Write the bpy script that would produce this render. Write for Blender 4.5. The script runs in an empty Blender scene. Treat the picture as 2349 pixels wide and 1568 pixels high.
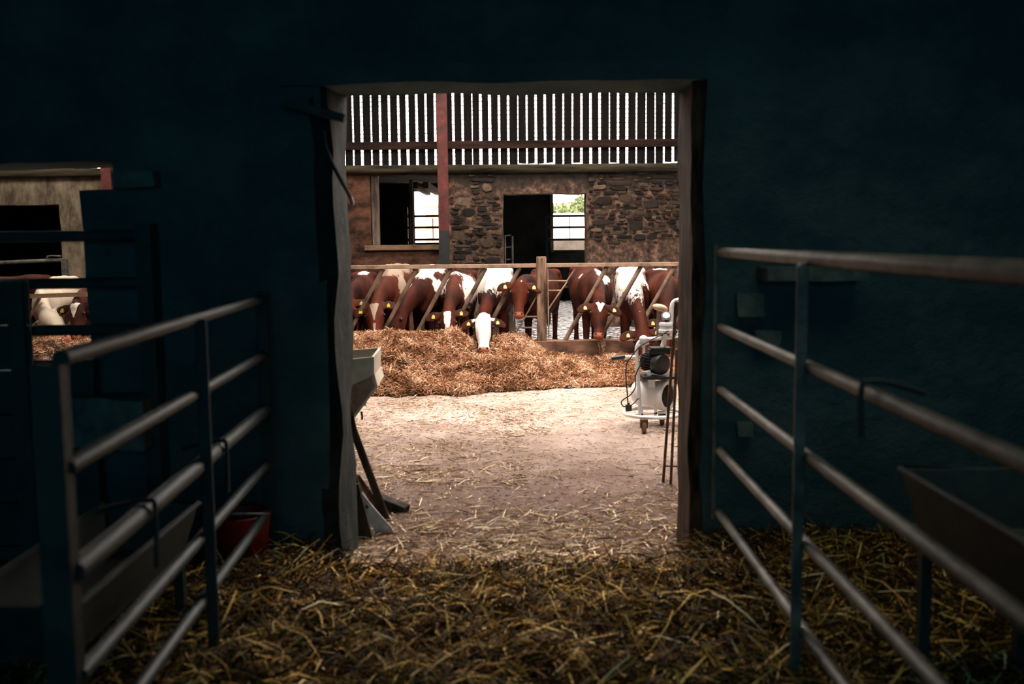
import bpy, bmesh, math, random
import numpy as np
from mathutils import Vector, Matrix, noise

random.seed(7); RNG = np.random.default_rng(11)
S = bpy.context.scene; COL = S.collection
PI = math.pi

# ------------------------------------------------------------------ camera, world, lights, exposure
CAM_LOC = Vector((0, 0, 1.35)); F_PX = 2284.0; W_PX, H_PX = 2349, 1568
CAM_M = Matrix.Rotation(math.radians(90 - 5.95), 4, 'X') @ Matrix.Rotation(math.radians(-0.6), 4, 'Z')
cd = bpy.data.cameras.new('camera'); cam = bpy.data.objects.new('camera', cd); COL.objects.link(cam)
cam.matrix_world = Matrix.Translation(CAM_LOC) @ CAM_M
cd.sensor_width = 36.0; cd.lens = F_PX / W_PX * 36.0; cd.clip_start = .05; cd.clip_end = 300
cd.dof.use_dof = True; cd.dof.focus_distance = 9.2; cd.dof.aperture_fstop = 2.4
S.camera = cam

world = bpy.data.worlds.new('sky'); S.world = world; world.use_nodes = True
bg = world.node_tree.nodes['Background']
bg.inputs[0].default_value = (1.0, .885, .79, 1); bg.inputs[1].default_value = 13.5

def area(name, loc, rot, sx, sy, power, color, spread=180):
    l = bpy.data.lights.new(name, 'AREA'); l.shape = 'RECTANGLE'; l.size = sx; l.size_y = sy
    l.energy = power; l.color = color; l.spread = math.radians(spread)
    o = bpy.data.objects.new(name, l); o.location = loc; o.rotation_euler = rot; COL.objects.link(o); return o
# added area lamps, no visible source: warm overhead fill, teal fill from behind
area('overhead_fill_lamp', (1.15, 2.5, 2.95), (0, 0, 0), 1.6, 1.5, 5.0, (1.0, .93, .70), 100)
area('rear_fill_lamp', (0.2, -3.85, 1.9), (math.radians(84), 0, 0), 3.4, 2.2, 37.0, (.17, .68, .92))

S.view_settings.view_transform = 'Standard'; S.view_settings.look = 'None'
S.view_settings.exposure = 0.0; S.view_settings.gamma = 1.0; S.view_settings.use_curve_mapping = False
S.cycles.max_bounces = 6; S.cycles.diffuse_bounces = 3; S.cycles.glossy_bounces = 3
S.cycles.transparent_max_bounces = 12; S.cycles.sample_clamp_indirect = 6.0
S.cycles.use_denoising = True

def ray(px, py):
    v = Vector(((px - W_PX / 2) / F_PX, -(py - H_PX / 2) / F_PX, -1.0))
    return (CAM_M.to_3x3() @ v)
def at(px, py, Y):
    d = ray(px, py); return CAM_LOC + d * (Y / d.y)
def onz(px, py, z=0.0):
    d = ray(px, py); return CAM_LOC + d * ((z - CAM_LOC.z) / d.z)
def pix(p):
    q = CAM_M.to_3x3().inverted() @ (Vector(p) - CAM_LOC)
    return W_PX / 2 + F_PX * q.x / -q.z, H_PX / 2 - F_PX * q.y / -q.z

# ------------------------------------------------------------------ materials
def nodes(m):
    return m.node_tree.nodes, m.node_tree.links
def new_mat(name):
    m = bpy.data.materials.new(name); m.use_nodes = True
    return m, m.node_tree.nodes, m.node_tree.links, m.node_tree.nodes['Principled BSDF']
def N(n, kind, **kw):
    x = n.new(kind)
    for k, v in kw.items():
        if k in x.inputs: x.inputs[k].default_value = v
        else: setattr(x, k, v)
    return x
def ramp(n, stops, interp='LINEAR'):
    r = n.new('ShaderNodeValToRGB'); r.color_ramp.interpolation = interp
    e = r.color_ramp.elements
    while len(e) < len(stops): e.new(.5)
    for i, (p, c) in enumerate(stops):
        e[i].position = p; e[i].color = (*c, 1) if len(c) == 3 else c
    return r
def mapping(n, l, scale, coord='Object'):
    tc = n.new('ShaderNodeTexCoord'); mp = n.new('ShaderNodeMapping')
    mp.inputs['Scale'].default_value = scale
    l.new(tc.outputs[coord], mp.inputs[0]); return mp
def simple(name, c1, c2, scale=(6, 6, 6), rough=.8, metal=0, bump=.3, detail=6, lo=.35, hi=.65, bscale=3.0, dist=.01):
    m, n, l, b = new_mat(name)
    mp = mapping(n, l, scale)
    t = N(n, 'ShaderNodeTexNoise', Scale=1.0, Detail=detail, Roughness=.65)
    l.new(mp.outputs[0], t.inputs['Vector'])
    r = ramp(n, [(lo, c1), (hi, c2)]); l.new(t.outputs[0], r.inputs[0]); l.new(r.outputs[0], b.inputs['Base Color'])
    b.inputs['Roughness'].default_value = rough; b.inputs['Metallic'].default_value = metal
    if rough > .6: b.inputs['Specular IOR Level'].default_value = .18
    if bump:
        t2 = N(n, 'ShaderNodeTexNoise', Scale=bscale, Detail=8, Roughness=.7); l.new(mp.outputs[0], t2.inputs['Vector'])
        bp = N(n, 'ShaderNodeBump', Strength=bump, Distance=dist); l.new(t2.outputs[0], bp.inputs['Height']); l.new(bp.outputs[0], b.inputs['Normal'])
    return m
def plain(name, c, rough=.5, metal=0):
    m, n, l, b = new_mat(name); b.inputs['Base Color'].default_value = (*c, 1)
    b.inputs['Roughness'].default_value = rough; b.inputs['Metallic'].default_value = metal; return m

M = {}
def mortar_mat():
    m, n, l, b = new_mat('old_lime_mortar')
    tc = n.new('ShaderNodeTexCoord'); sep = n.new('ShaderNodeSeparateXYZ'); l.new(tc.outputs['Object'], sep.inputs[0])
    f = N(n, 'ShaderNodeTexNoise', Scale=9, Detail=8, Roughness=.72); l.new(tc.outputs['Object'], f.inputs['Vector'])
    g = N(n, 'ShaderNodeTexNoise', Scale=1.6, Detail=5, Roughness=.6); l.new(tc.outputs['Object'], g.inputs['Vector'])
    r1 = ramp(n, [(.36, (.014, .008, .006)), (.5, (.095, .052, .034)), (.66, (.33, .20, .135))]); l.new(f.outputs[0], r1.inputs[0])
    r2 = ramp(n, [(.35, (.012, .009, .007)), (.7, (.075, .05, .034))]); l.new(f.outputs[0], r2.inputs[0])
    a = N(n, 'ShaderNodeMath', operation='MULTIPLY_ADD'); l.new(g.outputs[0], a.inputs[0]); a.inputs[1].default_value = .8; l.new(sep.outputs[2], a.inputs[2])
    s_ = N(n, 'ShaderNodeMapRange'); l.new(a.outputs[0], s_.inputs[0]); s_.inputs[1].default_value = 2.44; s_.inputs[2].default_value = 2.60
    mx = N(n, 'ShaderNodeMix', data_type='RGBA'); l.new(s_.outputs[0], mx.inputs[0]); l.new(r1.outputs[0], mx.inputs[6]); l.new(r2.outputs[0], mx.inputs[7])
    l.new(mx.outputs[2], b.inputs['Base Color']); b.inputs['Roughness'].default_value = .92
    bp = N(n, 'ShaderNodeBump', Strength=.9, Distance=.03); l.new(f.outputs[0], bp.inputs['Height']); l.new(bp.outputs[0], b.inputs['Normal'])
    return m
M['rubble'] = mortar_mat()
def stone_mat():
    m, n, l, b = new_mat('dark_rubble_stone')
    at_ = N(n, 'ShaderNodeAttribute', attribute_name='rnd'); r_ = ramp(n, [(0, (.007, .006, .005)), (.5, (.028, .020, .014)), (.85, (.075, .05, .034)), (1, (.18, .125, .09))]); l.new(at_.outputs['Fac'], r_.inputs[0])
    mp = mapping(n, l, (20, 20, 20)); t = N(n, 'ShaderNodeTexNoise', Scale=1, Detail=7, Roughness=.7); l.new(mp.outputs[0], t.inputs['Vector'])
    r2 = ramp(n, [(.3, (.45, .45, .45)), (.7, (1.5, 1.4, 1.25))]); l.new(t.outputs[0], r2.inputs[0])
    mx = N(n, 'ShaderNodeMix', data_type='RGBA', blend_type='MULTIPLY'); mx.inputs[0].default_value = 1; l.new(r_.outputs[0], mx.inputs[6]); l.new(r2.outputs[0], mx.inputs[7])
    l.new(mx.outputs[2], b.inputs['Base Color']); b.inputs['Roughness'].default_value = .85
    bp = N(n, 'ShaderNodeBump', Strength=.7, Distance=.015); l.new(t.outputs[0], bp.inputs['Height']); l.new(bp.outputs[0], b.inputs['Normal'])
    return m
M['stone'] = stone_mat()
M['brickpier'] = simple('rendered_brick', (.022, .011, .008), (.16, .075, .046), (4.5, 4.5, 8), .9, bump=.8, dist=.02)
M['plaster'] = simple('old_plaster', (.075, .058, .038), (.30, .245, .165), (5.5, 5.5, 2.6), .9, bump=.5, dist=.02)
M['dark_plaster'] = simple('dark_damp_plaster', (.008, .011, .010), (.045, .045, .038), (1.6, 1.6, 1.6), .9, bump=.6, dist=.02)
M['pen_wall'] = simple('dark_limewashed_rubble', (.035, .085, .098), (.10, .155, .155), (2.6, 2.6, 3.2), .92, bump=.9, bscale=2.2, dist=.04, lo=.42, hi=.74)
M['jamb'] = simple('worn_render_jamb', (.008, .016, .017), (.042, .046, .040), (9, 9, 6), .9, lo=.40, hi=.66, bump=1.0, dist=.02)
M['timber_jamb'] = simple('rough_timber_jamb', (.008, .006, .004), (.13, .075, .05), (20, 20, 5), .85, bump=.9, dist=.012)
M['board'] = simple('weathered_board', (.005, .005, .005), (.018, .013, .012), (18, 18, 1.5), .9, bump=.4)
M['board_rail'] = simple('board_rail_timber', (.012, .008, .007), (.065, .032, .024), (1.5, 12, 12), .9, bump=.4)
M['plate'] = simple('mossy_wall_plate', (.008, .007, .005), (.085, .07, .042), (1.2, 12, 12), .9, bump=.5)
M['sill'] = simple('sandstone_sill', (.07, .04, .026), (.24, .155, .10), (3, 8, 8), .85, bump=.4)
M['window_timber'] = simple('peeling_window_timber', (.05, .036, .028), (.24, .19, .145), (16, 16, 2), .85, bump=.4)
M['barrier'] = simple('worn_barrier_steel', (.16, .10, .065), (.40, .28, .20), (7, 7, 7), .65, bump=.25, dist=.004)
M['barrier_bar'] = simple('worn_barrier_tube', (.05, .03, .02), (.24, .15, .10), (6, 6, 6), .55, bump=.25, dist=.004)
M['post_wood'] = simple('feed_barrier_post', (.035, .02, .013), (.34, .22, .15), (13, 13, 2.4), .8, bump=.5, dist=.006)
M['kerb'] = simple('stained_kerb', (.045, .023, .016), (.30, .16, .105), (2.5, 5, 4), .85, bump=.6, dist=.02)
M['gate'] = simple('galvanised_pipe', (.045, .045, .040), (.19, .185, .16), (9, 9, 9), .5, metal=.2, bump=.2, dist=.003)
M['gloom'] = simple('dark_teal_shadow', (.022, .042, .046), (.055, .075, .072), (7, 7, 7), .8, bump=.4)  # teal-lifted shadow tone of the front pen put into the colour
M['stone_grey'] = simple('dark_grey_stone', (.06, .10, .10), (.17, .21, .18), (9, 9, 9), .9, bump=.8)
M['gate_shaded'] = simple('shaded_galvanised_pipe', (.007, .016, .018), (.022, .040, .042), (9, 9, 9), .55, metal=.2, bump=.2, dist=.003)  # shaded copy of the galvanised pipe, dark teal put into the colour
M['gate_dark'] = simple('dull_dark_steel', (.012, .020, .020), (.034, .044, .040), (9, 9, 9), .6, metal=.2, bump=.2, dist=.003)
M['rust'] = simple('rusty_steel', (.05, .03, .022), (.20, .12, .085), (14, 14, 14), .75, metal=.2, bump=.3, dist=.004)
M['dark_wood'] = simple('dark_old_wood', (.012, .010, .009), (.06, .045, .034), (16, 16, 3), .9, bump=.5)
M['cream_wood'] = simple('barrier_plank', (.22, .13, .09), (.46, .30, .20), (3, 14, 14), .8, bump=.3)
M['shovel'] = simple('galvanised_blade', (.22, .24, .24), (.50, .54, .54), (14, 14, 14), .6, metal=.3, bump=.2, dist=.003)
M['white_paint'] = simple('white_enamel', (.80, .79, .79), (.93, .93, .94), (9, 9, 9), .35, bump=.08, dist=.002, lo=.3, hi=.5)
M["black"] = plain("black_plastic", (.014, .015, .016), .5)
M['black_iron'] = simple('black_cast_iron', (.010, .010, .009), (.035, .033, .030), (20, 20, 20), .65, metal=.0, bump=.2, dist=.003)
M['gauge_face'] = plain('gauge_face', (.75, .72, .66), .3)
M['beige'] = simple('beige_rubber', (.42, .27, .18), (.6, .42, .3), (14, 14, 14), .7, bump=.1)
M['red_plastic'] = simple('red_plastic', (.16, .006, .006), (.26, .01, .01), (5, 5, 5), .5, bump=0)
M['litter_and_shade'] = simple('damp_litter_and_shade', (.02, .012, .006), (.12, .065, .03), (14, 14, 14), .95, bump=1, dist=.03)  # litter colour, also painting shade on the left pen floor
M['eye'] = plain('wet_dark_eye', (.006, .004, .003), .12)
M['nostril'] = plain('dark_nostril', (.03, .012, .01), .5)
M['horn'] = simple('dark_hoof', (.02, .015, .012), (.06, .045, .035), (20, 20, 20), .6, bump=.1)
M['pale_wall'] = simple('pale_painted_block', (.62, .60, .58), (.8, .78, .75), (1, 1, 1), .9, bump=.1)
M['grey_low'] = simple('weathered_pale_block', (.07, .06, .05), (.13, .11, .095), (3, 3, 3), .9, bump=.2)
M['yard'] = simple('pale_yard_concrete', (.45, .43, .4), (.62, .6, .55), (.7, .7, .7), .9, bump=.1)
M['leaf'] = simple('hedge_leaves', (.06, .085, .03), (.20, .24, .12), (2.2, 2.2, 2.2), .7, bump=0)
M['bark'] = simple('bark', (.04, .03, .02), (.1, .08, .05), (10, 10, 3), .9)
M['tan_box'] = simple('tan_boarding', (.40, .24, .14), (.55, .36, .24), (4, 4, 1), .9)
M['net'] = plain('black_netting', (.01, .01, .012), .8)
M['grey_paint'] = simple('chipped_grey_paint', (.40, .35, .27), (.66, .60, .49), (6, 6, 6), .7, bump=.3, dist=.004)
M['red_oxide_hopper'] = simple('stained_hopper_base', (.16, .09, .075), (.40, .25, .20), (7, 7, 7), .7, bump=.4, dist=.006)
M['roof'] = simple('dark_roof_sheet', (.02, .02, .02), (.06, .055, .05), (2, 2, 2), .9, bump=.2)

def two_paint(name, zsplit):
    m, n, l, b = new_mat(name)
    tc = n.new('ShaderNodeTexCoord'); sep = n.new('ShaderNodeSeparateXYZ'); l.new(tc.outputs['Object'], sep.inputs[0])
    t = N(n, 'ShaderNodeTexNoise', Scale=9, Detail=7, Roughness=.7); l.new(tc.outputs['Object'], t.inputs['Vector'])
    red = ramp(n, [(.3, (.040, .006, .005)), (.55, (.115, .017, .012)), (.8, (.22, .05, .038))]); l.new(t.outputs[0], red.inputs[0])
    blk = ramp(n, [(.35, (.004, .005, .006)), (.7, (.02, .021, .022))]); l.new(t.outputs[0], blk.inputs[0])
    s = N(n, 'ShaderNodeMapRange'); l.new(sep.outputs[2], s.inputs[0]); s.inputs[1].default_value = zsplit - .005; s.inputs[2].default_value = zsplit + .005
    mx = N(n, 'ShaderNodeMix', data_type='RGBA'); l.new(s.outputs[0], mx.inputs[0]); l.new(blk.outputs[0], mx.inputs[6]); l.new(red.outputs[0], mx.inputs[7])
    l.new(mx.outputs[2], b.inputs['Base Color']); b.inputs['Roughness'].default_value = .6
    return m
M['stanchion'] = two_paint('red_over_black_stanchion_paint', 1.47)

def concrete():
    m, n, l, b = new_mat('dusty_concrete')
    mp = mapping(n, l, (1, 1, 1))
    a = N(n, 'ShaderNodeTexNoise', Scale=.9, Detail=6, Roughness=.6); l.new(mp.outputs[0], a.inputs['Vector'])
    c = N(n, 'ShaderNodeTexNoise', Scale=11, Detail=10, Roughness=.82); l.new(mp.outputs[0], c.inputs['Vector'])
    ra = ramp(n, [(.30, (.22, .145, .11)), (.5, (.47, .365, .31)), (.7, (.60, .49, .435))]); l.new(a.outputs[0], ra.inputs[0])
    rc = ramp(n, [(.32, (.30, .24, .20)), (.45, (.75, .70, .66)), (.58, (1.1, 1.1, 1.1))]); l.new(c.outputs[0], rc.inputs[0])
    mx = N(n, 'ShaderNodeMix', data_type='RGBA', blend_type='MULTIPLY'); mx.inputs[0].default_value = .85
    l.new(ra.outputs[0], mx.inputs[6]); l.new(rc.outputs[0], mx.inputs[7])
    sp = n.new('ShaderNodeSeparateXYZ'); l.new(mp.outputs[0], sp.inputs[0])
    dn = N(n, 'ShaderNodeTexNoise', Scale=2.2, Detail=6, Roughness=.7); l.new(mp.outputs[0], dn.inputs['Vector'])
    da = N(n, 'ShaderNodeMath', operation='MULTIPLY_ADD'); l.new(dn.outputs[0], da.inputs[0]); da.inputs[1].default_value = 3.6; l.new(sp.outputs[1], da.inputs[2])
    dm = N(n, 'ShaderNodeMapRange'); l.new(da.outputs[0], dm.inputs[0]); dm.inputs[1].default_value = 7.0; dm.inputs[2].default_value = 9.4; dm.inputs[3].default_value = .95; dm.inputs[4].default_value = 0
    md = N(n, 'ShaderNodeMix', data_type='RGBA'); l.new(dm.outputs[0], md.inputs[0]); l.new(mx.outputs[2], md.inputs[6]); md.inputs[7].default_value = (.085, .040, .025, 1)  # trodden dirt towards the doorway, deepened in place of light falloff
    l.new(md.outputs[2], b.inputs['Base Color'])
    b.inputs['Roughness'].default_value = .85
    bp = N(n, 'ShaderNodeBump', Strength=.5, Distance=.01); l.new(c.outputs[0], bp.inputs['Height']); l.new(bp.outputs[0], b.inputs['Normal'])
    return m
M['concrete'] = concrete()
def wet():
    m, n, l, b = new_mat('wet_slurry_painted_glints')
    mp = mapping(n, l, (1, 1, 1))
    c = N(n, 'ShaderNodeTexNoise', Scale=11, Detail=3, Roughness=.55); l.new(mp.outputs[0], c.inputs['Vector'])
    r = ramp(n, [(.47, (.012, .012, .016)), (.52, (.95, .95, 1.0))]); l.new(c.outputs[0], r.inputs[0]); l.new(r.outputs[0], b.inputs['Base Color'])  # white patches paint bright reflections into the wet floor's colour
    rr = ramp(n, [(.46, (.08,) * 3), (.62, (.5,) * 3)]); l.new(c.outputs[0], rr.inputs[0]); l.new(rr.outputs[0], b.inputs['Roughness'])
    bp = N(n, 'ShaderNodeBump', Strength=1.0, Distance=.06); l.new(c.outputs[0], bp.inputs['Height']); l.new(bp.outputs[0], b.inputs['Normal'])
    b.inputs['Specular IOR Level'].default_value = .8
    return m
M['wet'] = wet()

def straw_mat(name, stops):
    m, n, l, b = new_mat(name)
    at_ = N(n, 'ShaderNodeAttribute', attribute_name='rnd')
    r = ramp(n, stops); l.new(at_.outputs['Fac'], r.inputs[0]); l.new(r.outputs[0], b.inputs['Base Color'])
    b.inputs['Roughness'].default_value = .65; b.inputs['Specular IOR Level'].default_value = .12
    return m
M['hay'] = straw_mat('silage_hay', [(0, (.035, .013, .006)), (.3, (.22, .092, .040)), (.58, (.56, .30, .165)), (.82, (.90, .62, .43)), (1, (1.0, .92, .80))])
M['straw'] = straw_mat('bedding_straw', [(0, (.008, .005, .003)), (.50, (.10, .052, .014)), (.74, (.46, .26, .065)), (.92, (1.0, .66, .20)), (1, (1.0, .88, .58))])
M['loose_straw'] = straw_mat('loose_straw', [(0, (.10, .05, .025)), (.25, (.36, .21, .11)), (.6, (.80, .58, .36)), (1, (1.0, .90, .70))])

def cob():
    m, n, l, b = new_mat('dusty_cobweb')
    b.inputs['Base Color'].default_value = (.25, .21, .17, 1); b.inputs['Roughness'].default_value = 1
    mp = mapping(n, l, (9, 9, 9)); t = N(n, 'ShaderNodeTexNoise', Scale=1, Detail=6); l.new(mp.outputs[0], t.inputs['Vector'])
    r = ramp(n, [(.3, (.12,) * 3), (.7, (.6,) * 3)]); l.new(t.outputs[0], r.inputs[0]); l.new(r.outputs[0], b.inputs['Alpha'])
    return m
M['cobweb'] = cob()

def cow_mat(name, red, red_dark, white, roan=.0, rough_edge=.55):
    m, n, l, b = new_mat(name)
    mk = N(n, 'ShaderNodeAttribute', attribute_name='mark'); mz = N(n, 'ShaderNodeAttribute', attribute_name='muzzle'); ei = N(n, 'ShaderNodeAttribute', attribute_name='ear_inner')
    mp = mapping(n, l, (1, 1, 1))
    t = N(n, 'ShaderNodeTexNoise', Scale=17, Detail=8, Roughness=.72); l.new(mp.outputs[0], t.inputs['Vector'])
    t3 = N(n, 'ShaderNodeTexNoise', Scale=3.0, Detail=4, Roughness=.6); l.new(mp.outputs[0], t3.inputs['Vector'])
    a = N(n, 'ShaderNodeMath', operation='MULTIPLY_ADD'); l.new(t.outputs[0], a.inputs[0]); a.inputs[1].default_value = rough_edge * (2.2 + roan * 3); l.new(mk.outputs['Fac'], a.inputs[2])
    s = N(n, 'ShaderNodeMapRange'); l.new(a.outputs[0], s.inputs[0]); base = .5 + rough_edge * (1.1 + roan * 1.5)
    s.inputs[1].default_value = base - .05; s.inputs[2].default_value = base + .05
    r = ramp(n, [(.36, red_dark), (.60, red)]); l.new(t3.outputs[0], r.inputs[0])
    mx = N(n, 'ShaderNodeMix', data_type='RGBA'); l.new(s.outputs[0], mx.inputs[0]); l.new(r.outputs[0], mx.inputs[6]); mx.inputs[7].default_value = (*white, 1)
    m2 = N(n, 'ShaderNodeMix', data_type='RGBA'); l.new(mz.outputs['Fac'], m2.inputs[0]); l.new(mx.outputs[2], m2.inputs[6]); m2.inputs[7].default_value = (.42, .15, .10, 1)
    m3 = N(n, 'ShaderNodeMix', data_type='RGBA'); l.new(ei.outputs['Fac'], m3.inputs[0]); l.new(m2.outputs[2], m3.inputs[6]); m3.inputs[7].default_value = (.035, .014, .010, 1)
    l.new(m3.outputs[2], b.inputs['Base Color']); b.inputs['Roughness'].default_value = .7; b.inputs['Specular IOR Level'].default_value = .12
    t2 = N(n, 'ShaderNodeTexNoise', Scale=60, Detail=4); l.new(mp.outputs[0], t2.inputs['Vector'])
    bp = N(n, 'ShaderNodeBump', Strength=.35, Distance=.01); l.new(t2.outputs[0], bp.inputs['Height']); l.new(bp.outputs[0], b.inputs['Normal'])
    return m
RED, REDD = (.085, .0165, .0065), (.022, .005, .003)
M['coat'] = cow_mat('red_and_white_coat', RED, REDD, (.80, .73, .66))
M['coat_dark'] = cow_mat('dark_red_coat', (.072, .014, .007), (.024, .006, .004), (.74, .66, .58))
M['coat_roan'] = cow_mat('roan_coat', RED, REDD, (.80, .72, .66), roan=1.0)
M['coat_cream'] = cow_mat('cream_coat', RED, REDD, (.60, .50, .38))
M['coat_tan'] = cow_mat('red_coat_tan_blaze', (.095, .019, .009), (.032, .008, .005), (.34, .25, .18))
def tag_mat():
    m, n, l, b = new_mat('yellow_ear_tag_plastic')
    mp = mapping(n, l, (150, 150, 150)); t = N(n, 'ShaderNodeTexNoise', Scale=1, Detail=2); l.new(mp.outputs[0], t.inputs['Vector'])
    r = ramp(n, [(.30, (.12, .10, .01)), (.40, (.50, .40, .03))]); l.new(t.outputs[0], r.inputs[0]); l.new(r.outputs[0], b.inputs['Base Color'])
    b.inputs['Roughness'].default_value = .4; return m
M['tag'] = tag_mat()

# ------------------------------------------------------------------ mesh helpers
def mesh_obj(name, bm, mat, parent=None):
    me = bpy.data.meshes.new(name); bm.to_mesh(me); bm.free()
    o = bpy.data.objects.new(name, me); COL.objects.link(o)
    for m in (mat if isinstance(mat, (list, tuple)) else [mat]): me.materials.append(m)
    if parent: o.parent = parent
    return o
def smooth(o, ang=40):
    me = o.data
    me.polygons.foreach_set('use_smooth', [True] * len(me.polygons))
    try: me.set_sharp_from_angle(angle=math.radians(ang))
    except Exception: pass
    return o
def tag(o, label=None, cat=None, group=None, kind=None):
    if label: o['label'] = label
    if cat: o['category'] = cat
    if group: o['group'] = group
    if kind: o['kind'] = kind
    return o
def empty(name, loc=(0, 0, 0)):
    # parts keep world coordinates: base empties carry a parent-inverse through matrix_parent_inverse
    o = bpy.data.objects.new(name, None); o.location = loc; o.empty_display_size = .1; COL.objects.link(o); return o
def attach(child, parent):
    child.parent = parent; child.matrix_parent_inverse = Matrix.Translation(parent.location).inverted() if parent.type == 'EMPTY' else Matrix.Identity(4)
    return child
def box(bm, lo, hi):
    x0, y0, z0 = lo; x1, y1, z1 = hi
    v = [bm.verts.new(p) for p in ((x0, y0, z0), (x1, y0, z0), (x1, y1, z0), (x0, y1, z0), (x0, y0, z1), (x1, y0, z1), (x1, y1, z1), (x0, y1, z1))]
    for f in ((0, 3, 2, 1), (4, 5, 6, 7), (0, 1, 5, 4), (1, 2, 6, 5), (2, 3, 7, 6), (3, 0, 4, 7)): bm.faces.new([v[i] for i in f])
def beam(bm, a, b, w, h, up=(0, 0, 1)):
    """rectangular bar from a to b; w across, h along up"""
    a, b = Vector(a), Vector(b); t = (b - a).normalized(); u = Vector(up)
    if abs(t.dot(u)) > .98: u = Vector((0, 1, 0))
    s = t.cross(u).normalized(); u = s.cross(t).normalized()
    v = []
    for p in (a, b):
        for i, j in ((-1, -1), (1, -1), (1, 1), (-1, 1)): v.append(bm.verts.new(p + s * i * w / 2 + u * j * h / 2))
    for f in ((0, 3, 2, 1), (4, 5, 6, 7), (0, 1, 5, 4), (1, 2, 6, 5), (2, 3, 7, 6), (3, 0, 4, 7)): bm.faces.new([v[i] for i in f])
def tube(bm, pts, r, n=12, closed=False):
    pts = [Vector(p) for p in pts]
    rs = r if isinstance(r, (list, tuple)) else [r] * len(pts)
    rings = []; prev = None; m = len(pts)
    for i, p in enumerate(pts):
        if closed: t = (pts[(i + 1) % m] - pts[i - 1]).normalized()
        else: t = (pts[min(i + 1, m - 1)] - pts[max(i - 1, 0)]).normalized()
        if prev is None:
            s = t.cross(Vector((0, 0, 1)))
            if s.length < .05: s = t.cross(Vector((0, 1, 0)))
        else: s = prev - t * prev.dot(t)
        s.normalize(); prev = s; u = t.cross(s)
        rings.append([bm.verts.new(p + (s * math.cos(k * 2 * PI / n) + u * math.sin(k * 2 * PI / n)) * rs[i]) for k in range(n)])
    for i in range(m if closed else m - 1):
        A, B = rings[i], rings[(i + 1) % m]
        for k in range(n): bm.faces.new((A[k], A[(k + 1) % n], B[(k + 1) % n], B[k]))
    if not closed:
        bm.faces.new(rings[0][::-1]); bm.faces.new(rings[-1])
def lathe(bm, base, axis, prof, n=28):
    """prof: list of (distance along axis, radius)"""
    base, axis = Vector(base), Vector(axis).normalized()
    s = axis.cross(Vector((0, 0, 1)))
    if s.length < .05: s = axis.cross(Vector((0, 1, 0)))
    s.normalize(); u = axis.cross(s); rings = []
    for d, r in prof:
        rings.append([bm.verts.new(base + axis * d + (s * math.cos(k * 2 * PI / n) + u * math.sin(k * 2 * PI / n)) * max(r, .0005)) for k in range(n)])
    for A, B in zip(rings, rings[1:]):
        for k in range(n): bm.faces.new((A[k], A[(k + 1) % n], B[(k + 1) % n], B[k]))
    bm.faces.new(rings[0][::-1]); bm.faces.new(rings[-1])
def spline(pts, k=6):
    pts = [Vector(p) for p in pts]; out = []
    for i in range(len(pts) - 1):
        p0, p1, p2, p3 = pts[max(i - 1, 0)], pts[i], pts[i + 1], pts[min(i + 2, len(pts) - 1)]
        for j in range(k):
            t = j / k
            out.append(.5 * ((2 * p1) + (p2 - p0) * t + (2 * p0 - 5 * p1 + 4 * p2 - p3) * t * t + (3 * p1 - p0 - 3 * p2 + p3) * t ** 3))
    out.append(pts[-1]); return out
def bevel(o, w=.004, seg=2):
    md = o.modifiers.new('bevel', 'BEVEL'); md.width = w; md.segments = seg; md.limit_method = 'ANGLE'; return o
def bm_(): return bmesh.new()
def fixnormals(bm): bmesh.ops.recalc_face_normals(bm, faces=bm.faces)

def rough_box(bm, lo, hi, step, amp, seed=0, freq=3.0, keep=None):
    """a box with subdivided, noise-worn faces"""
    b2 = bmesh.new(); box(b2, lo, hi)
    ln = [hi[i] - lo[i] for i in range(3)]
    for ax in range(3):
        k = max(0, int(ln[ax] / step))
        for j in range(1, k):
            co = list(lo); co[ax] = lo[ax] + ln[ax] * j / k; no = [0, 0, 0]; no[ax] = 1
            bmesh.ops.bisect_plane(b2, geom=b2.verts[:] + b2.edges[:] + b2.faces[:], plane_co=co, plane_no=no)
    b2.normal_update()
    for v in b2.verts:
        d = noise.noise_vector(v.co * freq + Vector((seed, seed * 2, 0))) * amp + noise.noise_vector(v.co * freq * 4) * amp * .35
        v.co += d
    me = bpy.data.meshes.new('tmp'); b2.to_mesh(me); b2.free(); bm.from_mesh(me); bpy.data.meshes.remove(me)

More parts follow.
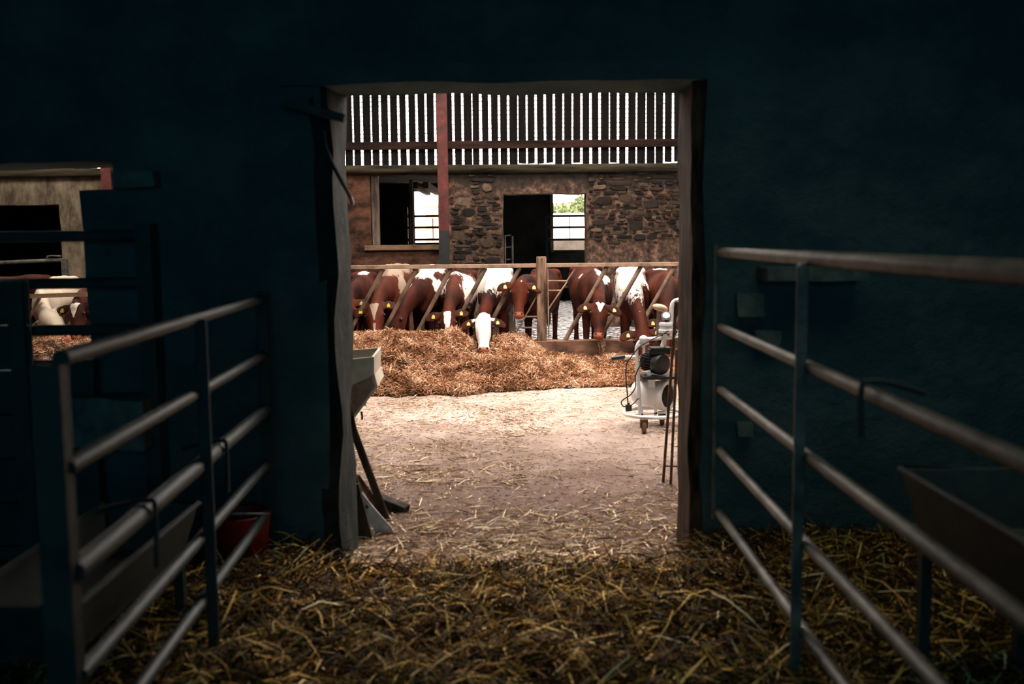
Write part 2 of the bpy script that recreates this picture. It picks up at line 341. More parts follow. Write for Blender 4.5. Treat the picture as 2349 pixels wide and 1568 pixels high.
def wall_with_holes(name, Y0, Y1, X0, X1, Z0, Z1, holes, mat, jitter=0.0, label=None):
    """wall slab facing Y with rectangular holes (x0,x1,z0,z1), built as a grid of cells"""
    xs = sorted(set([X0, X1] + [h[0] for h in holes] + [h[1] for h in holes])); zs = sorted(set([Z0, Z1] + [h[2] for h in holes] + [h[3] for h in holes]))
    def sub(v, st):
        out = []
        for a, b in zip(v, v[1:]):
            k = max(1, int((b - a) / st)); out += [a + (b - a) * i / k for i in range(k)]
        return out + [v[-1]]
    if jitter: xs, zs = sub(xs, .12), sub(zs, .12)
    inside = lambda x, z: any(h[0] < x < h[1] and h[2] < z < h[3] for h in holes)
    bm = bm_(); V = {}
    def vert(x, z, k):
        key = (round(x, 5), round(z, 5), k)
        if key not in V:
            y = (Y0, Y1)[k]
            p = Vector((x, y, z))
            if jitter:
                d = noise.noise_vector(Vector((x, 7.3, z)) * 3.1) * jitter + noise.noise_vector(Vector((x, 3.3, z)) * 9) * jitter * .5
                p += Vector((d.x, d.y * .5, d.z))
            V[key] = bm.verts.new(p)
        return V[key]
    nx, nz = len(xs) - 1, len(zs) - 1
    solid = [[not inside((xs[i] + xs[i + 1]) / 2, (zs[j] + zs[j + 1]) / 2) for j in range(nz)] for i in range(nx)]
    S_ = lambda i, j: 0 <= i < nx and 0 <= j < nz and solid[i][j]
    for i in range(nx):
        for j in range(nz):
            if not solid[i][j]: continue
            a, b, c, d = (xs[i], zs[j]), (xs[i + 1], zs[j]), (xs[i + 1], zs[j + 1]), (xs[i], zs[j + 1])
            bm.faces.new([vert(*q, 0) for q in (a, b, c, d)]); bm.faces.new([vert(*q, 1) for q in (d, c, b, a)])
            for (p, q, ii, jj) in ((a, b, i, j - 1), (b, c, i + 1, j), (c, d, i, j + 1), (d, a, i - 1, j)):
                if not S_(ii, jj): bm.faces.new([vert(*p, 0), vert(*p, 1), vert(*q, 1), vert(*q, 0)])
    fixnormals(bm)
    o = mesh_obj(name, bm, mat); tag(o, kind='structure'); return smooth(o, 35)

# ------------------------------------------------------------------ straw strands (numpy)
def strands(name, P, D, L, Wd, mat, bend=.25, parent=None, rnd=None, segs=2):
    """P centres, D unit directions (Nx3), L lengths, Wd widths -> ribbons of bent stalk"""
    n = len(P); up = RNG.normal(size=(n, 3)); side = np.cross(D, up); side /= np.linalg.norm(side, axis=1, keepdims=True) + 1e-9
    bd = np.cross(side, D); amt = (RNG.random((n, 1)) - .3) * bend * L[:, None]
    rows = []
    for k in range(segs + 1):
        t = k / segs - .5
        c = P + D * (t * L[:, None]) + bd * (amt * (1 - 4 * t * t))
        w = side * Wd[:, None] * .5 * (1.0 if 0 < k < segs else .6)
        th = bd * Wd[:, None] * .35
        rows.append((c - w, c + th, c + w))
    V = np.stack([x for r in rows for x in r], axis=1).reshape(-1, 3)
    per = 3 * (segs + 1); base = np.arange(n)[:, None] * per
    faces = []
    for k in range(segs):
        for a, b in ((0, 1), (1, 2)):
            faces.append(base + np.array([3 * k + a, 3 * k + b, 3 * k + 3 + b, 3 * k + 3 + a]))
    Fc = np.stack(faces, axis=1).reshape(-1, 4)
    me = bpy.data.meshes.new(name); me.vertices.add(len(V)); me.vertices.foreach_set('co', V.astype(np.float32).ravel())
    me.loops.add(Fc.size); me.loops.foreach_set('vertex_index', Fc.astype(np.int32).ravel())
    me.polygons.add(len(Fc)); me.polygons.foreach_set('loop_start', np.arange(0, Fc.size, 4, dtype=np.int32))
    me.update(calc_edges=True); me.validate()
    rr = RNG.random(n) if rnd is None else rnd
    a = me.attributes.new('rnd', 'FLOAT', 'POINT'); a.data.foreach_set('value', np.repeat(rr, per).astype(np.float32))
    me.materials.append(mat)
    o = bpy.data.objects.new(name, me); COL.objects.link(o)
    if parent: o.parent = parent
    return o
def dirs(n, flat=.35):
    a = RNG.random(n) * 2 * PI; z = RNG.normal(size=n) * flat
    d = np.stack([np.cos(a), np.sin(a), z], axis=1); return d / np.linalg.norm(d, axis=1, keepdims=True)

# value noise in numpy for heightfields
def vnoise(x, y, seed=0):
    g = np.random.default_rng(seed).random((64, 64))
    xi = np.floor(x).astype(int); yi = np.floor(y).astype(int); fx = x - xi; fy = y - yi
    fx = fx * fx * (3 - 2 * fx); fy = fy * fy * (3 - 2 * fy); xi %= 63; yi %= 63
    return (g[xi, yi] * (1 - fx) + g[xi + 1, yi] * fx) * (1 - fy) + (g[xi, yi + 1] * (1 - fx) + g[xi + 1, yi + 1] * fx) * fy
def fbm(x, y, s, seed=0, oct=3):
    r = 0; a = 1; t = 0
    for o in range(oct):
        r = r + a * vnoise(x * s + 13, y * s + 17, seed + o); t += a; a *= .5; s *= 2.1
    return r / t - .5
def heightfield(name, X0, X1, Y0, Y1, step, hf, mat):
    nx, ny = int((X1 - X0) / step) + 1, int((Y1 - Y0) / step) + 1
    x, y = np.meshgrid(np.linspace(X0, X1, nx), np.linspace(Y0, Y1, ny), indexing='ij'); z = hf(x, y)
    V = np.stack([x, y, z], -1).reshape(-1, 3)
    i, j = np.meshgrid(np.arange(nx - 1), np.arange(ny - 1), indexing='ij'); a = i * ny + j
    Fc = np.stack([a, a + ny, a + ny + 1, a + 1], -1).reshape(-1, 4)
    me = bpy.data.meshes.new(name); me.from_pydata(V.tolist(), [], Fc.tolist()); me.materials.append(mat)
    me.polygons.foreach_set('use_smooth', [True] * len(me.polygons))
    o = bpy.data.objects.new(name, me); COL.objects.link(o); return o

# =================================================================== STRUCTURE
WY0, WY1 = 3.95, 4.30          # doorway wall
BY = 15.0                      # far stone wall
RY = 21.7                      # wall of the shed behind
# floors
def slab(name, x0, x1, y0, y1, z0, z1, mat):
    bm = bm_(); box(bm, (x0, y0, z0), (x1, y1, z1)); return tag(mesh_obj(name, bm, mat), kind='structure')
slab('floor', -9, 7, -4, 10.62, -.15, 0, M['concrete'])
slab('floor_pen', .06, 7, 10.62, 22.2, -.15, 0, M['wet']); slab('floor_pen_painted_shade', -9, .06, 10.62, 22.2, -.15, 0, M['litter_and_shade'])  # left slab coloured dark to stand in for shade behind the cattle
slab('ground_yard', -30, 30, 22.2, 70, -.15, 0, M['yard'])
# front pen shell
slab('wall_left', -3.3, -3.1, -4, WY0, 0, 3.2, M['pen_wall']); slab('wall_right', 3.1, 3.3, -4, WY0, 0, 3.2, M['pen_wall'])
slab('wall_rear', -3.3, 3.3, -4.2, -4, 0, 3.2, M['pen_wall']); slab('ceiling', -3.3, 3.3, -4, WY0, 3.1, 3.25, M['roof'])
lx0 = at(203, 700, WY0).x; lx1 = at(262, 410, WY0).x; lzt = at(150, 389, WY1).z; lzs = at(60, 641, WY1).z; lxs = at(67, 700, WY1).x; lzm = at(230, 437, WY0).z; lzb = at(130, 832, WY1).z
DL, DR = at(806, 700, WY1).x, at(1553, 700, WY1).x; DT = at(1190, 212, WY1).z
holes = [(DL - .045, DR + .05, -0.001, DT), (-2.9, lx0, lzs, lzt), (lxs, lx0, lzb, lzs), (lx0, lx1, lzm, lzt)]
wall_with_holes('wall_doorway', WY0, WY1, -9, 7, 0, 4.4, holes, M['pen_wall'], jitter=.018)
# middle bay
slab('wall_bay_left', -9.2, -9, WY1, 22, 0, 4.4, M['dark_plaster']); slab('wall_bay_right', 7, 7.2, WY1, 22, 0, 4.4, M['dark_plaster'])
ROOF_HOLES = [(-.9, 2.6, 5.5, 10.4), (-2.4, 2.6, 12.1, 13.2), (-7.6, -4.2, 11.0, 12.6)]  # slots over pen and left side added to brighten cattle and pier
def plate_with_holes(name, X0, X1, Y0, Y1, z0, z1, holes, mat):
    xs = sorted({X0, X1} | {h[0] for h in holes} | {h[1] for h in holes}); ys = sorted({Y0, Y1} | {h[2] for h in holes} | {h[3] for h in holes}); bm = bm_()
    for a, b in zip(xs, xs[1:]):
        for c, d in zip(ys, ys[1:]):
            if not any(h[0] < (a + b) / 2 < h[1] and h[2] < (c + d) / 2 < h[3] for h in holes): box(bm, (a, c, z0), (b, d, z1))
    return tag(mesh_obj(name, bm, mat), kind='structure')
plate_with_holes('ceiling_bay', -9.2, 7.2, WY1, BY + .1, 4.3, 4.4, ROOF_HOLES, M['roof'])
# far stone wall with window, doorway and left opening
wx0, wx1 = at(850, 480, BY).x, at(1029, 480, BY).x; wz0 = at(930, 562, BY).z; wzt = at(930, 392, BY).z
dx0, dx1 = at(1155, 520, BY).x, at(1346, 520, BY).x; dzt = at(1250, 444, BY).z
ax1 = at(140, 550, BY).x; azt = at(60, 470, BY).z
WT = at(1200, 383, BY).z
px_ = at(1029, 500, BY).x; lw = at(700, 500, BY).x
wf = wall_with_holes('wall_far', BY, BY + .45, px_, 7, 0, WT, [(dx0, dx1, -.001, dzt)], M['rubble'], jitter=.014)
def rubble_stones(parent, zones, Yw):
    bm = bm_(); vals = []; rn = random.Random(5); taken = []
    for X0, X1, Z0, Z1, skip, n_try in zones:
        for t in range(n_try):
            big = 1 - t / n_try
            hh = rn.uniform(.030, .05 + .055 * big ** 2); w = min(.38, hh * rn.uniform(1.5, 3.5 + 4.5 * rn.random()))
            if big > .995: w = max(w, hh * 2.5)
            if t < 6: hh, w = rn.uniform(.12, .15), rn.uniform(.17, .26)
            cx = rn.uniform(X0 + w / 2, X1 - w / 2); cz = rn.uniform(Z0 + hh / 2, Z1 - hh / 2)
            if any(abs(cx - a) < (w + c) / 2 - .001 and abs(cz - b) < (hh + d) / 2 - .002 for a, b, c, d in taken): continue
            nv = noise.noise(Vector((cx * 1.6, 4, cz * 2.2)))
            if nv > .30 - skip + rn.uniform(-.08, .08): continue
            if cx > dx1 and cz < 1.30 + .12 * noise.noise(Vector((cx * 3, 1, 9))): continue
            taken.append((cx, cz, w, hh))
            n = rn.choice((7, 8, 9, 10)); rot = rn.uniform(-.09, .09); pr = rn.uniform(.008, .045); v0 = min(1, rn.random() ** 1.3); sh = rn.uniform(-.02, .008); ex = rn.uniform(.32, .8)
            ps = []
            for k in range(n):
                a = (k + rn.uniform(-.3, .3)) * 2 * PI / n; c, d = math.cos(a), math.sin(a)
                rx = w / 2 * abs(c) ** ex * (1 if c > 0 else -1) * rn.uniform(.88, 1.04); rz = hh / 2 * abs(d) ** ex * (1 if d > 0 else -1) * rn.uniform(.78, 1.06)
                ps.append((rx * math.cos(rot) - rz * math.sin(rot), rx * math.sin(rot) + rz * math.cos(rot)))
            R0 = [bm.verts.new((cx + p, Yw + .05, cz + q)) for p, q in ps]; R1 = [bm.verts.new((cx + p, Yw - pr * .5, cz + q)) for p, q in ps]
            R2 = [bm.verts.new((cx + p * .86, Yw - pr + sh * q / hh + rn.uniform(-.005, .005), cz + q * .8)) for p, q in ps]
            for A, B in ((R0, R1), (R1, R2)):
                for k in range(n): bm.faces.new((A[k], A[(k + 1) % n], B[(k + 1) % n], B[k]))
            bm.faces.new(R2); vals += [v0] * (3 * n)
    fixnormals(bm); o = mesh_obj('rubble_stones', bm, M['stone'], parent); smooth(o, 35)
    a = o.data.attributes.new('rnd', 'FLOAT', 'POINT'); a.data.foreach_set('value', vals); tag(o, kind='structure'); return o
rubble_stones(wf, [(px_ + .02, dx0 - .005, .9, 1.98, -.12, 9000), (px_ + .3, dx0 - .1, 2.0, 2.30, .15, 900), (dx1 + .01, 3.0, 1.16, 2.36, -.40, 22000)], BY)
wall_with_holes('wall_far', BY, BY + .45, lw, px_, 0, WT, [(wx0, px_, wz0, WT - .1)], M['brickpier'], jitter=.015)
wall_with_holes('wall_far', BY, BY + .45, -9, lw, 0, WT, [(-8.8, ax1, -.001, azt)], M['plaster'], jitter=.02)
# lean-to shed behind
r1 = (at(946, 480, RY).x, at(1046, 480, RY).x, at(980, 556, RY).z, at(980, 436, RY).z)
r2 = (at(1264, 500, RY).x, at(1420, 500, RY).x, at(1300, 573, RY).z, at(1300, 436, RY).z)
wall_with_holes('wall_shed', RY, RY + .3, -9, 7, 0, WT + .17, [r1, r2, (2.35, 5.6, -.001, 2.25)], M['dark_plaster'])  # unseen opening on the right added to light the wet floor
bm = bm_(); q = [bm.verts.new((x, y, z)) for x in (-9, 7) for y, z in ((BY + .40, WT - .06), (BY + .40, WT - .02), (RY + .5, WT + .20), (RY + .5, WT + .16))]
for f in ((0, 1, 2, 3), (7, 6, 5, 4), (0, 4, 5, 1), (1, 5, 6, 2), (2, 6, 7, 3), (3, 7, 4, 0)): bm.faces.new([q[i] for i in f])
fixnormals(bm); tag(mesh_obj('ceiling_shed', bm, M['roof']), kind='structure')
slab('wall_shed_left', -4.9, -4.7, BY + .45, RY, 0, WT - .06, M['dark_plaster'])

# window timber frame of the far wall
fr = empty('window_1', ((wx0 + wx1) / 2, BY, wz0)); tag(fr, kind='structure')
bm = bm_(); box(bm, (wx0 + .01, BY + .08, wz0), (wx0 + .11, BY + .2, wzt + .1)); attach(mesh_obj('window_stile', bm, M['window_timber']), fr)
bm = bm_(); box(bm, (wx0 - .10, BY - .07, wz0 - .075), (wx1 - .05, BY + .3, wz0 + .003)); attach(bevel(mesh_obj('window_sill', bm, M['sill']), .01), fr)
# inner window (shed) frames with rails
def shed_window(name, r, mull, sillpale):
    w = empty(name, ((r[0] + r[1]) / 2, RY, r[2])); tag(w, kind='structure')
    bm = bm_()
    box(bm, (r[0] - .02, RY - .05, r[2] - .05), (r[0] + .05, RY + .03, r[3] + .03)); box(bm, (r[0], RY - .05, r[3] - .03), (r[1], RY + .03, r[3] + .03))
    attach(mesh_obj('window_frame', bm, M['window_timber']), w)
    for y in (495, 521, 549):
        bm = bm_(); z = at(1000 if r[0] < -1 else 1300, y, RY - .3).z; tube(bm, [(r[0] - .09, RY - .3, z), (r[1] + .1, RY - .3, z)], .028, 10)
        attach(smooth(mesh_obj('window_bar', bm, M['gate_dark'])), w)
    bm = bm_(); box(bm, (mull - .012, RY, at(1300, 549, RY).z), (mull + .012, RY + .02, at(1300, 497, RY).z)); attach(mesh_obj('glazing_bar', bm, M['gate_dark']), w)
    bm = bm_(); box(bm, (r[0] - .13, RY - .33, 0 if sillpale else r[2] - .15), (r[0] - .07, RY - .27, r[2] + .75)); attach(mesh_obj('bar_post', bm, M['gate_dark']), w)
    return w
w1 = shed_window('window_2', r1, at(993, 520, RY).x, False)
w2 = shed_window('window_3', r2, at(1307, 520, RY).x, True)

bm = bm_(); bx_ = at(944, 480, 17.5); box(bm, (bx_.x - .03, 17.46, 1.0), (bx_.x + .03, 17.54, WT - .02)); tag(mesh_obj('shed_prop', bm, M['window_timber']), 'pale timber prop standing inside the shed beside its left window', 'timber post')
for i, px in enumerate((967, 990)):
    p = at(px, 418, 20); bm = bm_(); box(bm, (p.x - .05, 18.6, WT - .12), (p.x + .05, RY - .1, WT + .0))
    tag(mesh_obj('rafter', bm, M['window_timber']), ('leftmost' if i == 0 else 'rightmost') + ' of the two rafter ends above the bright left shed window', 'rafter', 'rafters in the shed')

# outside
bm = bm_(); box(bm, (-1, 24.6, 0), (6, 24.8, at(1300, 551, 24.6).z)); tag(mesh_obj('wall_low_yard', bm, M['grey_low']), kind='structure')
bm = bm_(); box(bm, (-9, 36, 0), (12, 36.3, at(1300, 489, 36).z)); tag(mesh_obj('wall_yard', bm, M['pale_wall']), kind='structure')
bm = bm_(); a, b_ = at(976, 473, 33), at(1030, 494, 33); box(bm, (a.x, 33, 0), (b_.x, 34.5, a.z)); box(bm, (a.x - .15, 32.9, a.z), (b_.x + .1, 34.6, a.z + .08))
tag(mesh_obj('yard_shed', bm, M['tan_box']), 'small tan shed in the bright yard seen through the left far window', 'shed')
def hedge(name, cx, cy, w, h, d, n, label):
    root = empty(name, (cx, cy, 0)); tag(root, label, 'hedge')
    P = RNG.normal(size=(n, 3)); P /= np.linalg.norm(P, axis=1, keepdims=True); P *= (RNG.random((n, 1)) ** .25)
    lob = 1 + .22 * np.sin(P[:, :1] * 7 + 1) * np.cos(P[:, 1:2] * 5)
    P = P * lob * np.array([w / 2, d / 2, h / 2]) + np.array([cx, cy, h / 2 + .3])
    o = strands('foliage', P, dirs(n, .9), .10 + RNG.random(n) * .12, .05 + RNG.random(n) * .05, M['leaf'], bend=.1); attach(o, root)
    bm = bm_(); 
    for k in range(5): tube(bm, [(cx + (k - 2) * w * .12, cy, 0), (cx + (k - 2) * w * .2, cy, h * .55)], [.09, .03], 8)
    attach(mesh_obj('trunk', bm, M['bark']), root)
hc = at(1318, 470, 41); hedge('tree', hc.x + .15, 41, 1.7, at(1318, 458, 41).z - .3, 1.5, 9000, 'taller round green bush seen through the far right window')
hc = at(1285, 475, 42.5); hedge('hedge', hc.x - .1, 43.5, 4.2, at(1290, 474, 43.5).z - .3, 1.4, 12000, 'low leafy hedge running left of the round bush outside')

# wall plate / pipe along top of far wall, board rail
bm = bm_(); zP = at(1200, 386, BY - .08).z
tube(bm, [(-9, BY - .08, zP), (-3, BY - .075, zP + .01), (2, BY - .08, zP - .005), (7, BY - .08, zP)], .062, 14)
tag(smooth(mesh_obj('wall_plate_pipe', bm, M['plate'])), 'mossy round pipe lying along the top of the far stone wall', 'pipe')
# slatted boarding, each board a part
def cladding(name, X0, X1, label, zt=4.28):
    root = empty(name, (X0, BY + .2, WT)); tag(root, label, 'cladding', None)
    x = X0; i = 0; zb = WT + .05
    while x < X1:
        gap = .030 * random.choice((.45, .8, 1, 1, 1.1, 1.3)); wd = .1375 - gap
        l1 = random.uniform(-.006, .006); zb2 = zb + random.choice((0, 0, .01, .02, -.03, -.05)); bm = bm_()
        y0 = BY + .22; y1 = y0 + .022
        vs = [(x + l1, zb2), (x + wd + l1 * .5, zb2 + random.uniform(-.01, .01)), (x + wd - l1, zt), (x - l1 * .5, zt)]
        A = [bm.verts.new((q[0], y0, q[1])) for q in vs]; B = [bm.verts.new((q[0], y1, q[1])) for q in vs]
        bm.faces.new(A[::-1]); bm.faces.new(B)
        for k in range(4): bm.faces.new((A[k], A[(k + 1) % 4], B[(k + 1) % 4], B[k]))
        fixnormals(bm); attach(mesh_obj('board', bm, M['board']), root); x += .1375
    bm = bm_(); zr = at(1200, 331, BY + .17).z; box(bm, (X0, BY + .14, zr - .058), (X1, BY + .215, zr + .058)); attach(bevel(mesh_obj('board_rail', bm, M['board_rail'])), root)
    bm = bm_(); z = zb
    while z < zt - .1:
        pts = [(X0 + k * .4, BY + .255 + .004 * math.sin(k), z + .006 * math.sin(k * 2.3 + z * 9)) for k in range(int((X1 - X0) / .4) + 1)]
        tube(bm, pts, .0062, 4); z += .068
    attach(mesh_obj('netting', bm, M['net']), root)
cladding('slatted_cladding', at(806, 300, BY + .22).x - 1.2, at(1560, 300, BY + .22).x + .7, 'dark vertical slatted boarding above the far stone wall, daylight in its gaps')
cladding('slatted_cladding', at(-40, 390, BY + .22).x, at(275, 390, BY + .22).x, 'slatted boarding over the cracked plaster wall seen through the left opening', 4.28)
slab('wall_upper_left', at(278, 390, BY + .2).x, at(806, 300, BY + .22).x - 1.22, BY + .2, BY + .24, WT, 4.3, M['board'])

# stanchions
def stanchion(px, label, Y=14.55):
    x = at(px, 450, Y).x; root = bm_()
    w, d, t = .145, .13, .014
    box(root, (x - w / 2, Y - d / 2, 0), (x + w / 2, Y - d / 2 + t, 4.3)); box(root, (x - w / 2, Y + d / 2 - t, 0), (x + w / 2, Y + d / 2, 4.3)); box(root, (x - t / 2, Y - d / 2 + t, 0), (x + t / 2, Y + d / 2 - t, 4.3))
    return tag(mesh_obj('steel_stanchion', root, M['stanchion']), label, 'steel column', 'red steel stanchions before the far wall')
stanchion(1017, 'red steel column with black foot standing by the far window')
stanchion(249, 'stub of a red steel column seen at top right of the left opening')

# =================================================================== DOORWAY DRESSING
# left jamb: rendered masonry reveal; right jamb: timber post; lintel
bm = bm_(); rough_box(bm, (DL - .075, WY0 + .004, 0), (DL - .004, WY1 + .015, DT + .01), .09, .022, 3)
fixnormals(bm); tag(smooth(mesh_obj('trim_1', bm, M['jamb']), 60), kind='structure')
bm = bm_(); rough_box(bm, (DR + .002, WY0 + .03, 0), (DR + .085, WY1 - .02, DT + .03), .08, .012, 9, 5)
fixnormals(bm); tag(smooth(mesh_obj('trim_2', bm, M['timber_jamb']), 60), kind='structure')
bm = bm_(); rough_box(bm, (DL - .2, WY0 - .02, DT - .012), (DR + .05, WY1 - .02, DT + .06), .09, .012, 5, 3)
fixnormals(bm); tag(smooth(mesh_obj('trim_3', bm, M['pen_wall']), 60), kind='structure')
# cobwebs in the top corners
def cobweb(label, P):
    bm = bm_(); nU = 10; a, b2, c, d = P
    rows = []
    for i in range(nU + 1):
        for j in range(nU + 1):
            u, v = i / nU, j / nU; p = a.lerp(b2, u).lerp(d.lerp(c, u), v); p = p + Vector((0, math.sin(u * 3 + v * 4) * .02, 0)); rows.append(bm.verts.new(p))
    for i in range(nU):
        for j in range(nU):
            bm.faces.new((rows[i * (nU + 1) + j], rows[(i + 1) * (nU + 1) + j], rows[(i + 1) * (nU + 1) + j + 1], rows[i * (nU + 1) + j + 1]))
    tag(mesh_obj('cobweb', bm, M['cobweb']), label, 'cobweb', 'dusty cobwebs in the doorway corners')
cobweb('dusty cobweb in the top left corner of the doorway', [at(812, 208, 4.27), at(960, 210, 4.27), at(880, 235, 4.27), at(824, 292, 4.27)])
cobweb('dusty cobweb in the top right corner of the doorway', [at(1560, 208, 4.27), at(1462, 208, 4.27), at(1515, 240, 4.27), at(1556, 268, 4.27)])
# cable on the left jamb
bm = bm_(); tube(bm, spline([at(742, 300, 3.9), at(752, 350, 3.9), at(775, 400, 3.91), at(800, 445, 4.0), at(809, 468, 4.1), at(806, 455, 4.2)], 6), .008, 8)
tag(smooth(mesh_obj('power_cord', bm, M['black'])), 'black cable looping down the left side of the doorway', 'cable')
# broken lath / wood scrap above-left of the doorway
bm = bm_(); beam(bm, at(650, 235, 3.86), at(790, 272, 3.86), .05, .03); tag(mesh_obj('timber_bracket', bm, M['gloom']), 'shaded slanting timber bracket on the wall above left of the doorway', 'bracket')
# wall ledge on the right
bm = bm_(); a = at(1745, 612, 3.9); b2 = at(1975, 640, 3.9); rough_box(bm, (a.x, 3.80, b2.z), (b2.x, 3.97, a.z), .06, .01, 4)
fixnormals(bm); tag(mesh_obj('stone_ledge', bm, M['stone_grey']), 'stone ledge on the dark wall just behind the right gate top rail', 'ledge')
def wall_stone(px, py, w, h, label):
    p = at(px, py, 3.93); bm = bm_(); rough_box(bm, (p.x - w / 2, 3.90, p.z - h / 2), (p.x + w / 2, 3.99, p.z + h / 2), .03, .02, px)
    fixnormals(bm); tag(smooth(mesh_obj('wall_stone', bm, M['stone_grey']), 60), label, 'stone', 'stones showing in the right wall')
wall_stone(1720, 700, .10, .09, 'highest pale stone in the dark wall behind the right gate')
wall_stone(1752, 780, .10, .06, 'flat stone just under the highest stone behind the right gate')
wall_stone(1706, 985, .06, .05, 'small lowest stone in the wall behind the right gate')
# left ledge (stone block under the left opening)
bm = bm_(); a = at(143, 912, 3.8); b2 = at(352, 1018, 3.8); rough_box(bm, (a.x, 3.72, b2.z), (b2.x, 3.97, a.z), .07, .02, 8)
fixnormals(bm); tag(smooth(mesh_obj('stone_block', bm, M['stone_grey']), 60), 'rough stone block jutting from the wall below the left opening', 'stone')

# =================================================================== GATES
def gate(name, label, rails, verts, rail_r, vr_w, mat, group=None):
    root = empty(name, (rails[0][0].x, rails[0][0].y, 0)); tag(root, label, 'gate', group)
    for a, b2, r in rails:
        bm = bm_(); tube(bm, [a, b2], r, 18); attach(smooth(mesh_obj('rail', bm, mat)), root)
    for a, b2, w in verts:
        bm = bm_(); beam(bm, a, b2, w, .010, (0, 1, 0)); attach(bevel(mesh_obj('upright', bm, mat), .002), root)
    return root
# right gate
GX0 = at(1655, 578, 3.87).x; zr = [at(1655, y, 3.87).z for y in (578, 750, 892, 1033, 1174)]
dX = -.0096
def rg(Y, z): return Vector((GX0 + (3.87 - Y) * dX, Y, z))
R_ = .0205
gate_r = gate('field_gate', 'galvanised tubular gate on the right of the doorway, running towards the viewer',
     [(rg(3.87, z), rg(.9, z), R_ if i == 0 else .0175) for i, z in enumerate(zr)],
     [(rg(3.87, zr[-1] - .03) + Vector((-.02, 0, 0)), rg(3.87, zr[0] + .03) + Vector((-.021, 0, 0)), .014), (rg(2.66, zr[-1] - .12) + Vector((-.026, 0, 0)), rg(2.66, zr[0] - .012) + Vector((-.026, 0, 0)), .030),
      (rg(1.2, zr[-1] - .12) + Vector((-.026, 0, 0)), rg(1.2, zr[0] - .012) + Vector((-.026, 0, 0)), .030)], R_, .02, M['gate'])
bm = bm_(); p = rg(2.66, zr[0] - .02); lathe(bm, p + Vector((-.034, 0, 0)), (-1, 0, 0), [(0, .009), (.006, .009), (.008, .005)], 12); attach(mesh_obj('bolt', bm, M['shovel']), gate_r)
# left gate
LX0 = at(600, 686, 3.84).x; zl = [at(600, y, 3.84).z for y in (686, 814, 938, 1062, 1168, 1275)]
def lg(Y, z): return Vector((LX0 + (3.84 - Y) * .044, Y, z))
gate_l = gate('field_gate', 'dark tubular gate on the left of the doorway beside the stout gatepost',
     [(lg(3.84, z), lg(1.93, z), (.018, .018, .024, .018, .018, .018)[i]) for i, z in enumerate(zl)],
     [(lg(2.87, zl[-1] - .05) + Vector((.022, 0, 0)), lg(2.87, zl[0] + .0) + Vector((.022, 0, 0)), .034), (lg(3.84, zl[-1] - .05), lg(3.84, zl[0] + .03), .04)], .02, .02, M['gate_shaded'])
def trough_hook(Y, gatef, z, side, label, L=.16):
    p = gatef(Y, z); bm = bm_()
    tube(bm, spline([p + Vector((side * .11, 0, .005)), p + Vector((side * .03, 0, .028)), p + Vector((-side * .015, 0, .031)), p + Vector((-side * .03, 0, .015)), p + Vector((-side * .035, -.02, -L))], 6), .0065, 8)
    return tag(smooth(mesh_obj('trough_hook', bm, M['gate_shaded'])), label, 'hook', 'hooks hung over the gate rails')
trough_hook(2.36, lg, zl[2], -1, 'nearer of the two bent hooks over the left gate middle rail', .13)
trough_hook(3.08, lg, zl[2], -1, 'farther of the two bent hooks over the left gate middle rail', .13)
trough_hook(2.17, rg, zr[1], 1, 'bent hook over the second rail of the right gate', .09)
def trough(name, x0, x1, y0, y1, zt, h, label):
    bm = bm_(); t = .012
    ins = .04
    def shell(k0, k1, z): return [(x0 + k0, y0 + k0, z), (x1 - k0, y0 + k0, z), (x1 - k0, y1 - k0, z), (x0 + k0, y1 - k0, z)]
    rings = [[bm.verts.new(q) for q in shell(ins, 0, zt - h)], [bm.verts.new(q) for q in shell(0, 0, zt)], [bm.verts.new(q) for q in shell(t * 1.5, 0, zt)], [bm.verts.new(q) for q in shell(ins + t, 0, zt - h + t)]]
    bm.faces.new(rings[0][::-1])
    for A, B in zip(rings, rings[1:]):
        for k in range(4): bm.faces.new((A[k], A[(k + 1) % 4], B[(k + 1) % 4], B[k]))
    bm.faces.new(rings[3]); fixnormals(bm)
    root = empty(name, ((x0 + x1) / 2, (y0 + y1) / 2, zt - h)); tag(root, label, 'trough', 'feed troughs behind the gates')
    attach(mesh_obj('basin', bm, M['gate_dark']), root)
    bm = bm_(); tube(bm, [(x0, y0, zt), (x1, y0, zt), (x1, y1, zt), (x0, y1, zt)], .010, 8, closed=True); attach(smooth(mesh_obj('rim', bm, M['gate_shaded'])), root)
    for x in (x0 + .05, x1 - .05):
        for y in (y0 + .06, y1 - .06): bm = bm_(); beam(bm, (x, y, 0), (x, y, zt - h + .01), .03, .03); attach(mesh_obj('leg', bm, M['gate_dark']), root)
trough('feed_trough', -1.34, -1.03, 2.26, 3.18, .50, .15, 'grey feed trough standing behind the left gate')
trough('feed_trough', 1.08, 1.45, 1.75, 2.72, .70, .17, 'grey feed trough standing behind the right gate')
